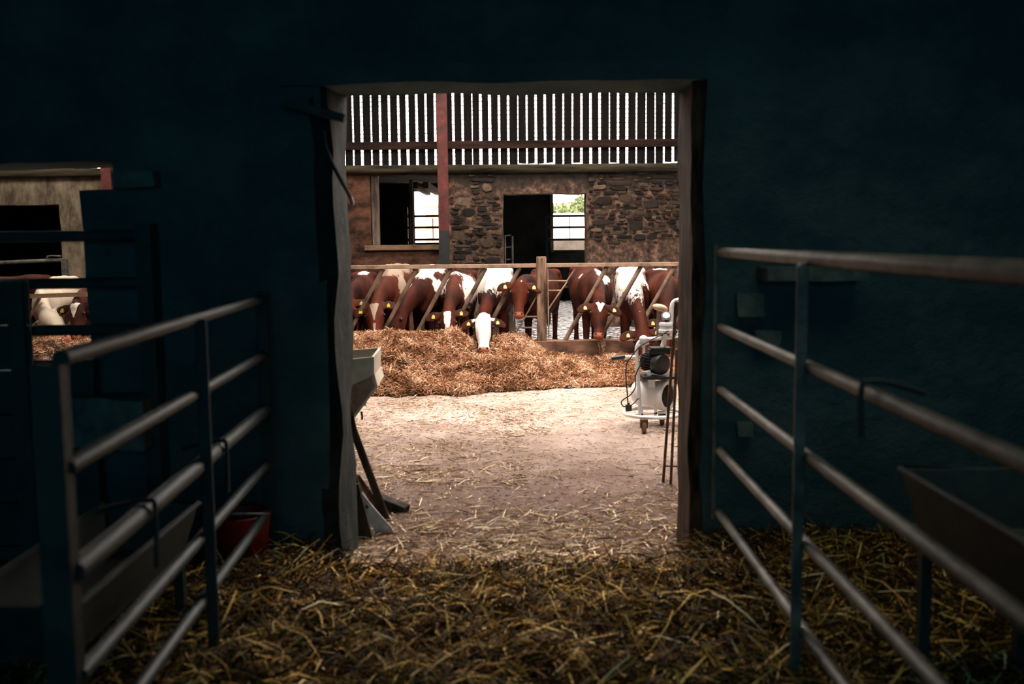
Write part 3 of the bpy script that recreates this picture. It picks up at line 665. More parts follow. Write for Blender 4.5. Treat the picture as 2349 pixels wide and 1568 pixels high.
# gatepost + boarded hurdle at far left
bm = bm_(); a = at(112, 836, 1.92); rough_box(bm, (a.x - .030, 1.90, 0), (a.x + .030, 1.94, a.z), .1, .004, 2); fixnormals(bm)
tag(smooth(mesh_obj('gatepost', bm, M['gate_dark'])), 'stout dark gatepost at the near end of the left gate', 'post')
root = empty('boarded_hurdle', (at(20, 700, 3.80).x, 3.80, 0)); tag(root, 'dark boarded hurdle standing under the left end of the wall opening', 'hurdle')
hx0, hx1, zt = -2.95, at(67, 700, 3.80).x, at(30, 642, 3.80).z
for k in range(7):
    bm = bm_(); h = zt / 7; box(bm, (hx0, 3.79, k * h + .003), (hx1, 3.812, (k + 1) * h - .003)); attach(bevel(mesh_obj('board', bm, M['gloom']), .003), root)
for x in (hx0 + .3, hx1 - .04):
    bm = bm_(); box(bm, (x - .03, 3.768, 0), (x + .03, 3.79, zt - .01)); attach(mesh_obj('batten', bm, M['gloom']), root)
bm = bm_(); q0, q1 = at(60, 826, 3.86), at(215, 826, 3.86); box(bm, (q0.x, 3.85, 0), (q1.x, 3.875, q0.z)); tag(mesh_obj('sill_shade_board', bm, M['gloom']), 'added dark board covering the lit sill of the left wall opening', 'board')  # added board hides the lit sill so the opening's foot stays dark
# guard rails over the left opening
root = empty('window_guard', (-1.9, 3.88, 0)); tag(root, 'dark three-rail guard across the left opening in the wall', 'guard rails')
for y in (543, 651, 758):
    bm = bm_(); z0, z1 = at(0, y, 3.88).z, at(330, y - 3, 3.88).z; tube(bm, [(-2.6, 3.88, z0), (at(330, y, 3.88).x, 3.88, z1)], .0215, 12); attach(smooth(mesh_obj('rail', bm, M['gloom'])), root)
bm = bm_(); xx = at(338, 600, 3.88).x; box(bm, (xx - .03, 3.84, 0), (xx + .03, 3.92, 1.42)); attach(mesh_obj('post', bm, M['gloom']), root)
# clutter silhouette at the right top of the left opening
bm = bm_(); a = at(292, 392, 3.92); rough_box(bm, (a.x - .04, 3.86, a.z - .06), (a.x + .12, 3.94, a.z + .0), .03, .012, 6); fixnormals(bm)
tag(smooth(mesh_obj('rag_bundle', bm, M['stone_grey'])), 'small ragged bundle fixed by the top right of the left opening', 'bundle')
# red bucket
root = empty('bucket', (-1.06, 3.76, 0)); tag(root, 'dark red bucket on the straw behind the left gate', 'bucket')
bm = bm_(); lathe(bm, (-1.06, 3.76, .02), (0, 0, 1), [(0, .085), (.01, .09), (.27, .115), (.285, .122), (.29, .118), (.285, .108), (.03, .08), (.025, .0)], 32); fixnormals(bm); attach(smooth(mesh_obj('bucket_body', bm, M['red_plastic'])), root)
bm = bm_(); tube(bm, [(-1.06 + .118 * math.cos(t), 3.76 - .11 * math.sin(t) * .9, .30 + .03 * math.sin(t)) for t in np.linspace(0, PI, 16)], .004, 6); attach(smooth(mesh_obj('bucket_handle', bm, M['shovel'])), root)

# =================================================================== FEED BARRIER, KERB
BRY = 10.67
kz = at(1300, 783, BRY - .1).z
bm = bm_(); rough_box(bm, (-8.8, BRY - .10, -.0), (6.8, BRY + .10, kz), .16, .012, 2, 2); fixnormals(bm)
tag(smooth(mesh_obj('concrete_kerb', bm, M['kerb']), 50), 'long stained concrete kerb under the feed barrier', 'kerb')
pb = at(1243, 780, BRY); pt = at(1243, 588, BRY)
bm = bm_(); rough_box(bm, (pb.x - .051, BRY - .055, kz - .06), (pb.x + .051, BRY + .055, pt.z), .08, .003, 1, 4); fixnormals(bm)
post = tag(bevel(smooth(mesh_obj('barrier_post', bm, M['post_wood']), 50), .008), 'square worn post dividing the two runs of the feed barrier', 'post')
bm = bm_(); lathe(bm, (pb.x, BRY - .056, pt.z - .03), (0, -1, 0), [(0, .008), (.004, .008)], 10); q = mesh_obj('bolt_hole', bm, M['black']); q.parent = post
def barrier_panel(label, xa, xb, diag_px, rods, ztopf):
    root = empty('feed_barrier', ((xa + xb) / 2, BRY, kz)); tag(root, label, 'barrier', 'diagonal feed barrier runs')
    bm = bm_(); beam(bm, (xa, BRY, ztopf), (xb, BRY, ztopf), .05, .043); attach(bevel(mesh_obj('top_rail', bm, M['barrier']), .006), root)
    for x0, x1 in diag_px:
        bm = bm_(); tube(bm, [Vector((x0, BRY + .02, ztopf - .02)), Vector((x1, BRY + .02, kz - .01))], .0235, 14)
        attach(smooth(mesh_obj('diagonal_bar', bm, M['barrier_bar'])), root)
    for p, q in rods:
        bm = bm_(); tube(bm, [p, q], .0085, 8); attach(smooth(mesh_obj('stay_rod', bm, M['barrier'])), root)
    return root
zt = at(1300, 608, BRY).z
def Xb(px, py=700): return at(px, py, BRY).x
xpost = pb.x
zt_l = zt
diagL = [(Xb(px, 618), Xb(px - 91, 775)) for px in (720, 799, 878, 956, 1035, 1114, 1193)]
A_ = lambda x, y, o=0: at(x, y, BRY + o)
rodsL = [(A_(1231, 680), A_(1179, 772)), (A_(1203, 726), A_(1234, 726)), (A_(1188, 751), A_(1234, 751))]
barrier_panel('feed barrier of slanting tubes left of the square post', Xb(640), xpost - .05, diagL, rodsL, zt)
diagR = [(Xb(px, 618), Xb(px - 98, 775)) for px in (1393, 1471, 1549, 1627)]
rodsR = [(A_(1322, 612), A_(1300, 645)), (A_(1257, 644), A_(1301, 644)), (A_(1257, 666), A_(1287, 666)), (A_(1301, 646), A_(1258, 709)), (A_(1256, 612), A_(1259, 775))]
barrier_panel('feed barrier of slanting tubes right of the square post', xpost + .05, Xb(1700), diagR, rodsR, zt)
xw = at(20, 675, BRY).x
diag3 = [(Xb(px, 640), Xb(px - 60, 775)) for px in (90, 250)]
root = empty('feed_barrier', (xw, BRY, kz)); tag(root, 'brown plank rail feed barrier seen through the left opening', 'barrier', 'diagonal feed barrier runs')
z = at(130, 676, BRY).z
bm = bm_(); beam(bm, (Xb(62, 676), BRY - .04, z - .01), (Xb(204, 673), BRY - .04, z + .005), .03, .045); attach(mesh_obj('plank', bm, M['cream_wood']), root)
for x0, x1 in diag3:
    bm = bm_(); tube(bm, [Vector((x0, BRY + .02, z)), Vector((x1, BRY + .02, kz - .01))], .018, 12); attach(smooth(mesh_obj('diagonal_bar', bm, M['barrier_bar'])), root)
# rail & loop by the cracked plaster pier, seen through left opening
root = empty('pen_gate', (at(70, 600, 14.6).x, 14.6, 0)); tag(root, 'grey rail and looped latch gate before the plaster pier at left', 'gate')
bm = bm_(); tube(bm, [at(-40, 604, 14.6), at(148, 596, 14.6)], .03, 12); attach(smooth(mesh_obj('rail', bm, M['gate'])), root)
bm = bm_(); tube(bm, spline([at(108, 592, 14.55), at(112, 587, 14.55), at(140, 587, 14.55)], 4), .014, 8); attach(smooth(mesh_obj('latch', bm, M['gate'])), root)
bm = bm_(); p = at(148, 594, 14.6); box(bm, (p.x - .035, 14.56, 0), (p.x + .035, 14.64, p.z)); attach(mesh_obj('post', bm, M['gate']), root)
# internal hurdle inside doorway (bottom-left of door) and rail seen in the gap
root = empty('pen_hurdle', (at(1165, 560, 16.2).x, 16.2, 0)); tag(root, 'thin pale hurdle just inside the far doorway at its left', 'hurdle')
for x in (1158, 1175):
    bm = bm_(); p = at(x, 541, 16.2); tube(bm, [(p.x, 16.2, 0), p], .014, 8); attach(smooth(mesh_obj('upright', bm, M['gate'])), root)
for y in (541, 568, 596):
    bm = bm_(); tube(bm, [at(1156, y, 16.2), at(1172, y - 2, 16.2)], .012, 8); attach(smooth(mesh_obj('rail', bm, M['gate'])), root)
bm = bm_()
for y in (648, 658): tube(bm, [at(1180, y, 17), at(1420, y - 2, 17)], .022, 10)
for x in (1185, 1415):
    p = at(x, 640, 17); box(bm, (p.x - .03, 16.97, 0), (p.x + .03, 17.03, p.z))
tag(smooth(mesh_obj('pen_rail', bm, M['barrier'])), 'pale double rail seen in the gap between the cattle', 'rail')

# =================================================================== CATTLE
def loft(bm, pts, rw, rh, side, n=20, k=5, peak=0.0):
    """elliptic loft; rw along side, rh along the other axis"""
    m = len(pts); pts = [Vector(p) for p in pts]; side = Vector(side)
    ts = np.linspace(0, m - 1, (m - 1) * k + 1); P = spline(pts, k)
    RW = np.interp(ts, range(m), rw); RH = np.interp(ts, range(m), rh); rings = []
    for i, p in enumerate(P):
        t = (P[min(i + 1, len(P) - 1)] - P[max(i - 1, 0)]).normalized(); s = (side - t * side.dot(t)).normalized(); u = s.cross(t).normalized()
        ring = []
        for q in range(n):
            a = q * 2 * PI / n; c, d = math.cos(a), math.sin(a)
            ring.append(bm.verts.new(p + s * RW[i] * c * (1 - peak * max(0, d) ** 2) + u * RH[i] * d))
        rings.append(ring)
    for A, B in zip(rings, rings[1:]):
        for q in range(n): bm.faces.new((A[q], A[(q + 1) % n], B[(q + 1) % n], B[q]))
    bm.faces.new(rings[0][::-1]); bm.faces.new(rings[-1])
def blob(bm, c, r):
    m = Matrix.Translation(c) @ Matrix.Diagonal((*r, 1)); bmesh.ops.create_icosphere(bm, subdivisions=3, radius=1, matrix=m)

def cow(label, P, Mz, W, R, mat, marks=(), front=None, ears=(1, 1), tags=(1, 1), width=1.0, ear_up=(.0, .0), group='cattle feeding at the barrier', voxel=.0125, kneck=None):
    width *= .86
    """P poll, Mz muzzle tip, W top of withers, R top of rump (world points)"""
    P, Mz, W, R = Vector(P), Vector(Mz), Vector(W), Vector(R)
    fwd = (W - R); fwd.z = 0; L = fwd.length; fwd.normalize(); right = Vector((-fwd.y, fwd.x, 0))  # image right for a cow facing the camera
    H = W.z; up = Vector((0, 0, 1)); bm = bm_()
    depth = .50; sc = width
    # torso
    c = lambda f, zt, r: R + fwd * (L * f) + up * (zt - R.z - r)
    st = [(-.13, R.z - .07, .10, .12), (-.05, R.z - .0, .20, .21), (.12, R.z + .01, .245, .245), (.35, R.z - .02, .255, .27), (.6, (R.z + W.z) / 2 - .025, .27, .285), (.82, W.z - .02, .235, .275), (1.0, W.z - .01, .205, .27), (1.12, W.z - .08, .17, .23), (1.2, W.z - .17, .10, .14)]
    loft(bm, [c(f, z, h) for f, z, w, h in st], [w * sc for f, z, w, h in st], [h for f, z, w, h in st], right, 24, 4, peak=.30)
    # hips and shoulders
    for s in (-1, 1):
        blob(bm, R + fwd * .10 * L + right * s * .15 * sc - up * .06, (.07, .09, .06)); blob(bm, R + fwd * -.02 + right * s * .11 * sc - up * .22, (.12, .17, .22))
        blob(bm, W + right * s * .125 * sc + fwd * .02 - up * .27, (.09, .13, .20))
    # neck
    hd = (Mz - P); HL = hd.length; hd.normalize()
    n0 = W + fwd * .0 - up * .20; n1 = W + fwd * .14 - up * .22
    if kneck: n2 = Vector(kneck)
    else: n2 = n1.lerp(P, .58) + up * .03
    n3 = P + hd * .05 + (n2 - P).normalized() * .03
    loft(bm, [n0, n1, n2, n3, P + hd * .09], [.15 * sc, .105, .070, .066, .066], [.21, .185, .13, .092, .07], right, 20, 5, peak=.2)
    # head frame
    fr = Vector(front) if front else Vector((0, -1, .25)) if True else None
    fr = (fr - hd * fr.dot(hd)).normalized(); hs = hd.cross(fr).normalized()
    if hs.dot(right) < 0 and front is None: hs = -hs
    hp = lambda t, s, f: P + hd * (t * HL) + hs * s + fr * f
    stn = [(-.03, .042, .035, -.01), (.05, .074, .062, -.005), (.18, .089, .078, -.012), (.33, .095, .088, -.024), (.48, .078, .086, -.032), (.64, .058, .070, -.026), (.80, .052, .056, -.016), (.90, .060, .054, -.012), (.97, .056, .046, -.010), (1.01, .035, .028, -.010)]
    k = HL / .40
    loft(bm, [hp(t, 0, f) for t, w, h, f in stn], [w * k * .90 for t, w, h, f in stn], [h * k for t, w, h, f in stn], hs, 20, 4)
    for s in (-1, 1):
        blob(bm, hp(.30, s * .070 * k, .012), (.026, .026, .026)); blob(bm, hp(.42, s * .05, -.075), (.035, .035, .05))
    tube_pts = []
    earpos = []
    for i, s in enumerate((-1, 1)):
        if not ears[i]: earpos.append(None); continue
        e0 = hp(.07, s * .060, -.01); out = (hs * s * 1.0 - hd * (ear_up[i]) - fr * .12 + Vector((0, 0, -.02))).normalized()
        bl = fr * 1.0
        e1 = e0 + out * .055; e2 = e0 + out * .11 - up * .012; e3 = e0 + out * .155 - up * .030; e4 = e0 + out * .185 - up * .045
        eu = out.cross(fr).normalized()
        loft(bm, [e0, e1, e2, e3, e4], [.028, .054, .067, .054, .022], [.022, .015, .013, .011, .008], eu, 12, 4)
        earpos.append((e0, out, eu, e2))
    # legs
    fz = 0.0
    for s in (-1, 1):
        sx = right * s * .105 * sc
        a = W + sx - up * .42 + fwd * .0
        g = lambda p, z: Vector((p.x, p.y, z))
        loft(bm, [a + up * .10, g(a, a.z), g(a + fwd * .01, .30), g(a, .26), g(a - fwd * .0, .12), g(a + fwd * .01, .07), g(a + fwd * .03, .0)], [.075, .062, .040, .042, .028, .033, .045], [.10, .085, .045, .045, .030, .036, .055], right, 12, 4)
        a = R + right * s * .12 * sc + fwd * .05
        hk = a - fwd * .10
        loft(bm, [g(a, R.z - .25), g(a + fwd * .06, R.z - .45), g(hk + fwd * .03, .42), g(hk - fwd * .02, .36), g(hk + fwd * .02, .15), g(hk + fwd * .03, .07), g(hk + fwd * .06, .0)], [.10, .075, .042, .04, .03, .035, .045], [.15, .11, .05, .05, .032, .038, .055], right, 12, 4)
    tr = R - fwd * .17 - up * .04
    loft(bm, [tr + fwd * .05, tr - fwd * .03 - up * .1, tr - fwd * .03 - up * .45, tr - fwd * .02 - up * .62, tr - fwd * .02 - up * .74], [.03, .022, .016, .035, .01], [.03, .022, .016, .035, .01], right, 10, 3)
    fixnormals(bm)
    tmp = mesh_obj('tmp', bm, mat)
    rm = tmp.modifiers.new('r', 'REMESH'); rm.mode = 'VOXEL'; rm.voxel_size = voxel; rm.use_smooth_shade = True
    sm = tmp.modifiers.new('s', 'SMOOTH'); sm.factor = .5; sm.iterations = 3
    dg = bpy.context.evaluated_depsgraph_get(); dg.update()
    me = bpy.data.meshes.new_from_object(tmp.evaluated_get(dg)); me.name = 'cow_body'
    old = tmp.data; bpy.data.objects.remove(tmp); bpy.data.meshes.remove(old)
    root = empty('cow', (W.x, W.y, 0)); tag(root, label, 'cow', group)
    body = bpy.data.objects.new('cow_body', me); COL.objects.link(body); attach(body, root)
    if not me.materials: me.materials.append(mat)
    # coat fields
    V = np.empty(len(me.vertices) * 3, np.float32); me.vertices.foreach_get('co', V); V = V.reshape(-1, 3).astype(float)
    a = lambda v: np.array(v)
    dW = V - a(W); bu = dW @ a(fwd); bv = dW @ a(right); bw = V[:, 2] - W.z
    dP = V - a(P); ht = dP @ a(hd) / HL; h_s = dP @ a(hs); h_f = dP @ a(fr)
    ishead = (ht > -.12) & (ht < 1.1) & (np.abs(h_s) < .125) & (h_f > -.15) & (np.abs(dP @ a(fr)) < .16)
    mk = np.full(len(V), -.5)
    for q in marks:
        if q[0] == 'b':
            _, cu, cv, cw, ru, rv, rw, sg = q
            d = np.sqrt(((bu - cu) / ru) ** 2 + ((bv - cv) / rv) ** 2 + ((bw - cw) / rw) ** 2); f = 1.5 - d
            sel = ~ishead
        elif q[0] == 't':   # wedge on the face: from t0 (half-width w0) to t1 (half-width w1), optional notch at the top
            _, t0, t1, w0, w1, notch, sg = q; fr_ = np.clip((ht - t0) / (t1 - t0), 0, 1); hw = w0 + (w1 - w0) * fr_
            top = ht - t0 - notch * np.clip(1 - np.abs(h_s) / .02, 0, 1); f = .5 + np.minimum(np.minimum((hw - np.abs(h_s)) / .012, top / .03), (t1 - ht) / .03); sel = ishead & (h_f > -.03)
        elif q[0] == 'n':   # neck / world-free sphere around fraction poll->withers
            _, t, rad, sg = q; cpt = a(P.lerp(W - up * .2, t)); f = 1.5 - np.linalg.norm(V - cpt, axis=1) / rad; sel = np.ones(len(V), bool)
        else:
            _, ct, cs, rt, rs, sg = q
            d = np.sqrt(((ht - ct) / rt) ** 2 + ((h_s - cs) / rs) ** 2); f = 1.5 - d; sel = ishead & (h_f > -.03 - .03 * (rs > .1))
        if sg > 0: mk = np.where(sel, np.maximum(mk, np.clip(f, -.5, 1.5)), mk)
        else: mk = np.where(sel, np.minimum(mk, np.clip(1 - f, -.5, 1.5)), mk)
    mz = np.clip((ht - .90) / .05, 0, 1) * ishead
    ei = np.zeros(len(V))
    for e in earpos:
        if not e: continue
        e0, out, eu, e2 = e; d = V - a(e0); t = d @ a(out); s_ = d @ a(eu); f_ = d @ a(fr)
        m_ = np.clip(1.25 - np.sqrt(((t - .105) / .06) ** 2 + (s_ / .042) ** 2), 0, 1) * (f_ > -.012 + t * -.12)
        ei = np.maximum(ei, np.clip(m_ * 1.6, 0, 1))
    for nm, ar in (('mark', mk), ('muzzle', mz), ('ear_inner', ei)):
        at_ = me.attributes.new(nm, 'FLOAT', 'POINT'); at_.data.foreach_set('value', ar.astype(np.float32))
    me.polygons.foreach_set('use_smooth', [True] * len(me.polygons))
    for s in (-1, 1):
        bm = bm_(); bmesh.ops.create_uvsphere(bm, u_segments=12, v_segments=8, radius=.0175, matrix=Matrix.Translation(hp(.31, s * .086 * k, .012)))
        attach(smooth(mesh_obj('eye', bm, M['eye']), 180), root)
        bm = bm_(); bmesh.ops.create_uvsphere(bm, u_segments=10, v_segments=6, radius=1, matrix=Matrix.Translation(hp(.945, s * .030 * k, .030 * k)) @ Matrix.Diagonal((.012, .010, .010, 1)))
        attach(smooth(mesh_obj('nostril', bm, M['nostril']), 180), root)
    for i, e in enumerate(earpos):
        if not e or not tags[i]: continue
        e0, out, eu, e2 = e; c0 = e2 + fr * .020 - out * .015; dn = Vector((0, 0, -1)); dn = (dn - fr * dn.dot(fr)).normalized(); rt_ = fr.cross(dn).normalized()
        pts = [(-.017, -.004), (-.009, .007), (-.004, .015), (.004, .015), (.009, .007), (.017, -.004), (.018, -.034), (-.018, -.034)]
        bm = bm_(); A = [bm.verts.new(c0 + rt_ * x - dn * y + fr * .002) for x, y in pts]; B = [bm.verts.new(c0 + rt_ * x - dn * y - fr * .002) for x, y in pts]
        bm.faces.new(A); bm.faces.new(B[::-1])
        for q in range(8): bm.faces.new((A[q], B[q], B[(q + 1) % 8], A[(q + 1) % 8]))
        fixnormals(bm); attach(mesh_obj('ear_tag', bm, M['tag']), root)
    return root
# marks: ('b', forward, right, up from withers, radii..., sign)   ('h', t along face, side, radii, sign)
cow('red cow at far left with only one tagged ear and a red back showing', at(797, 688, 10.85), at(790, 768, 10.55), at(822, 629, 11.5), at(836, 622, 12.7), M['coat'],
    [('b', -.9, .0, .02, .30, .10, .06, 1)], width=.82, tags=(0, 1), ear_up=(0, .15))
cow('cow with a tan blaze and white shoulders, head down left in the hay', at(860, 699, 10.70), at(861, 785, 10.42), at(896, 615, 11.45), at(913, 604, 12.7), M['coat_tan'],
    [('b', -.15, .0, .02, .6, .22, .13, 1), ('b', -.15, -.20, -.18, .5, .10, .28, 1), ('b', -.05, .15, -.16, .4, .06, .24, 1), ('b', -.5, .16, -.10, .5, .035, .12, -1), ('b', -1.1, 0, 0, .6, .25, .12, 1), ('b', .12, .0, -.26, .22, .10, .17, -1),
     ('t', .05, .50, .052, .004, .03, 1), ('t', .56, .80, .016, .006, 0, 1)], ear_up=(-.12, .45), width=.9)
cow('dark red cow with a white saddle patch, head turned left over the hay', at(924, 716, 10.86), at(880, 784, 10.62), at(972, 620, 11.5), at(993, 606, 12.7), M['coat_dark'],
    [('b', -.10, .02, .02, .45, .20, .14, 1), ('b', .0, .17, -.12, .35, .06, .14, 1), ('b', .04, -.17, -.20, .2, .05, .12, 1), ('b', -1.0, 0, 0, .6, .18, .12, 1), ('b', -.35, .12, -.06, .35, .03, .10, -1)],
    front=(-.75, -.6, .35), ears=(0, 1), tags=(0, 1), ear_up=(0, -.1), width=.92)
cow('cow with a broad white blaze and speckled back, face dipping behind the hay', at(1027, 717, 10.62), at(1027, 798, 10.36), at(1046, 622, 11.4), at(1062, 617, 12.7), M['coat_roan'],
    [('b', -.25, .15, -.14, .6, .10, .24, 1), ('b', -.1, -.17, -.10, .5, .08, .16, 1), ('b', -.1, .02, -.01, .22, .12, .08, 1), ('b', -.8, .0, .0, .3, .16, .10, -1), ('t', .06, .42, .042, .030, 0, 1), ('t', .30, .95, .022, .030, 0, 1)], ear_up=(.15, .5), width=.92)
cow('white-faced cow with a mostly white body, muzzle lowest in the hay', at(1108, 729, 10.42), at(1110, 808, 10.08), at(1133, 615, 11.3), at(1142, 611, 12.6), M['coat'],
    [('b', -.3, 0, 0, 1.2, .5, .30, 1), ('b', -.2, -.20, -.25, .8, .12, .30, 1), ('b', .03, .03, -.17, .10, .04, .07, -1), ('b', .03, .10, -.22, .10, .05, .03, -1), ('b', .1, .13, -.38, .3, .12, .14, -1), ('b', .16, .0, -.40, .14, .3, .16, -1),
     ('n', .06, .06, 1), ('t', -.02, 1.1, .085, .07, 0, 1), ('h', .02, -.1, .09, .05, 1), ('h', .02, .1, .09, .05, 1)], ear_up=(-.12, -.12), width=1.0)
cow('plain red cow with raised head looking straight out beside the square post', at(1192, 648, 10.62), at(1190, 727, 10.36), at(1228, 622, 11.5), at(1254, 615, 12.7), M['coat'],
    [('h', .06, -.02, .035, .008, 1)], front=(0, -1, .2), ear_up=(.02, .02), width=.95, kneck=at(1205, 655, 11.0))
cow('red cow with a white heart on its forehead, head over the kerb', at(1376, 697, 10.50), at(1373, 774, 10.22), at(1364, 617, 11.4), at(1342, 607, 12.7), M['coat'],
    [('b', .06, .09, -.06, .26, .10, .12, 1), ('b', -.1, .02, .0, .3, .03, .05, 1), ('b', -.25, -.14, -.06, .06, .03, .09, 1), ('b', -.7, .12, .0, .3, .05, .05, 1), ('b', -.3, -.30, -.3, .25, .03, .14, 1),
     ('t', .06, .38, .052, .000, .07, 1)], ear_up=(-.08, -.08), width=1.08)
cow('roan white-bodied cow with a red neck, face down behind the white pump trolley', at(1474, 758, 10.45), at(1482, 842, 10.16), at(1453, 624, 11.4), at(1446, 611, 12.6), M['coat_roan'],
    [('b', -.3, 0, 0, 1.2, .5, .34, 1), ('b', -.1, .18, -.25, .5, .10, .24, 1), ('b', .14, .10, -.30, .24, .14, .16, -1), ('b', .2, 0, -.45, .3, .3, .22, -1)], ear_up=(.0, .35), width=.9)
cow('red cow at far right, partly hidden by the doorway post', at(1531, 735, 10.6), at(1527, 815, 10.35), at(1528, 624, 11.4), at(1512, 615, 12.7), M['coat'],
    [('b', -.25, .12, -.03, .2, .08, .06, 1), ('b', -1.2, 0, .02, .2, .1, .06, 1)], width=.9)
# cattle seen through the left opening
cow('cream cow with head down in the hay, seen through the left opening', at(104, 720, 10.62), at(150, 784, 10.3), at(112, 648, 11.4), at(150, 632, 12.5), M['coat_cream'],
    [('b', 0, 0, 0, 3, 2, 2, 1), ('h', .5, 0, 1, .3, 1), ('n', .5, 1.0, 1)], front=(.15, -1, .3), ears=(1, 1), tags=(0, 1), ear_up=(-.1, .1), width=.85, kneck=at(94, 686, 11.05))
cow('red cow with a white star, seen beside the cream cow', at(176, 697, 10.6), at(172, 776, 10.4), at(208, 650, 11.4), at(240, 645, 12.5), M['coat_dark'],
    [('t', .04, .46, .055, .004, .04, 1), ('b', 0, -.1, -.05, .3, .12, .08, 1)], width=.85)
cow('red cow standing sideways behind the cream cow at left', at(-160, 660, 13.4), at(-200, 720, 13.4), at(-80, 628, 13.4), at(95, 629, 13.4), M['coat_dark'], [], front=(-.8, -.2, .5), tags=(0, 0), voxel=.02)

# =================================================================== HAY
_px = np.array([-400, 0, 220, 500, 700, 808, 880, 920, 970, 1000, 1035, 1060, 1072, 1100, 1150, 1195, 1228, 1257, 1300, 1363, 1414, 1480, 1700, 2100])
_py = np.array([790, 788, 782, 776, 772, 771, 769, 765, 772, 771, 765, 774, 782, 784, 777, 778, 793, 819, 825, 829, 822, 829, 832, 838])
RX = np.array([at(float(a), float(b), 10.3).x for a, b in zip(_px, _py)]); RZ = np.array([at(float(a), float(b), 10.3).z for a, b in zip(_px, _py)])
_fx = [-400, 600, 870, 1060, 1100, 1240, 1400, 1600, 2100]; _fy = [905, 905, 908, 903, 897, 891, 886, 880, 875]
FX = np.array([onz(float(a), float(b)).x for a, b in zip(_fx, _fy)]); FY = np.array([onz(float(a), float(b)).y for a, b in zip(_fx, _fy)])
HDX = at(1110, 800, 10.0).x
def hay_h(x, y):
    ridge = np.interp(x, RX, RZ); foot = np.interp(x, FX, FY) + fbm(x, y * 0, 2.3, 5) * .5
    t = (y - foot) / (10.3 - foot)
    low = ridge < .17
    prof = np.clip(t, 0, 1) ** .62
    prof = np.where(low, np.clip(t, 0, 1) ** .55 * 1.0, prof)
    h = ridge * prof + (fbm(x, y, 3.0, 3) * .26 + fbm(x, y, 7.0, 8) * .24) * np.clip(t * 4, 0, 1) * np.clip((10.35 - y) * 4, .25, 1) * np.clip(ridge / .22, .35, 1)
    h = h - .17 * np.exp(-((x - HDX) / .17) ** 2 - ((y - 9.95) / .35) ** 2)
    back = np.clip((10.62 - y) / .2, 0, 1) * .25 + .75
    return np.where(t <= 0, -.02, np.maximum(h, .012)) * np.where(y > 10.42, back, 1)
root = empty('hay_pile', (-1, 9.7, 0)); tag(root, 'long heap of golden brown hay spread in front of the feed barrier', 'hay', kind='stuff')
attach(heightfield('hay_core', -8.6, 5, 8.3, 10.58, .04, hay_h, M['litter_and_shade']), root)
def scatter_on(n, X0, X1, Y0, Y1, hf, minh):
    x = RNG.uniform(X0, X1, n); y = RNG.uniform(Y0, Y1, n); z = hf(x, y); k = z > minh; return np.stack([x[k], y[k], z[k]], -1)
def hay_rnd(P):
    v = .5 + fbm(P[:, 0], P[:, 1], 7, 21) * 1.6; return np.clip(RNG.random(len(P)) * .5 + .5 * v, 0, 1)
P = np.concatenate([scatter_on(125000, -1.85, 2.0, 8.35, 10.56, hay_h, .003), scatter_on(9000, -5.6, -4.2, 9.3, 10.56, hay_h, .003), scatter_on(12000, -8.4, 4.6, 8.35, 10.56, hay_h, .003)])
P[:, 2] += RNG.random(len(P)) ** 2 * .05
n = len(P); attach(strands('hay_stalks', P, dirs(n, .55), .016 + RNG.random(n) ** 3 * .085, .0035 + RNG.random(n) * .005, M['hay'], rnd=hay_rnd(P)), root)

# wisp of hay hanging from the kerb below the heart-faced cow
n = 260; q = A_(1381, 782, -.12); q2 = A_(1378, 812, -.16)
t = RNG.random((n, 1)); P = np.array(q) * (1 - t) + np.array(q2) * t + RNG.normal(size=(n, 3)) * np.array([.012, .012, .01])
D = RNG.normal(size=(n, 3)) * .3 + np.array([0, 0, -1]); D /= np.linalg.norm(D, axis=1, keepdims=True)
tag(strands('hay_wisp', P, D, .04 + RNG.random(n) * .06, .004 + RNG.random(n) * .004, M['hay']), 'thin wisp of hay hanging over the kerb below the heart-faced cow', 'hay wisp', kind='stuff')

# loose straw scattered over the concrete
def patches(x, y): return fbm(x, y, 1.6, 31) + fbm(x, y, 5.0, 35) * .6
n = 90000; x = RNG.uniform(-1.9, 1.9, n); y = RNG.uniform(3.9, 9.4, n)
dens = .05 + 1.1 * np.clip(patches(x, y) * 2.2 + .0, 0, 1) * np.interp(y, [4, 4.6, 5.6, 7, 9.4], [1, .9, .75, .35, .25]) + 2.2 * np.clip((5.0 - y) / 1.0, 0, 1) + .5 * np.clip((np.abs(x + .0) - .62 - .1 * (y - 4.4)) * 3, 0, 1) * np.interp(y, [4, 6, 9], [1, .5, .1]) + .3 * np.clip((y - 8.5), 0, 1)
k = RNG.random(n) < dens * .27; P = np.stack([x[k], y[k], .003 + RNG.random(k.sum()) * .012], -1); n = len(P)
D = dirs(n, .07)
tag(strands('loose_straw', P, D, .02 + RNG.random(n) ** 2.6 * (.17 - .018 * (P[:, 1] - 4)), .003 + RNG.random(n) * .0035, M['loose_straw'], bend=.12), 'loose straw stalks scattered over the concrete floor beyond the doorway', 'straw', kind='stuff')

n = 90000; x = RNG.uniform(-1.9, 1.9, n); y = RNG.uniform(4.0, 9.4, n)
k = RNG.random(n) < np.clip(.12 + 1.5 * np.clip(patches(x, y) + .05, 0, 1) + .5 * np.clip((6.2 - y) / 2, 0, 1), 0, 1); P = np.stack([x[k], y[k], .002 + RNG.random(k.sum()) * .004], -1); n = len(P)
tag(strands('straw_chaff', P, dirs(n, .1), .006 + RNG.random(n) ** 2 * .028, .002 + RNG.random(n) * .004, M['loose_straw'], bend=.1, rnd=RNG.random(n) ** 1.6 * .8, segs=1), 'fine chopped chaff and grit strewn over the concrete floor beyond the doorway', 'chaff', kind='stuff')

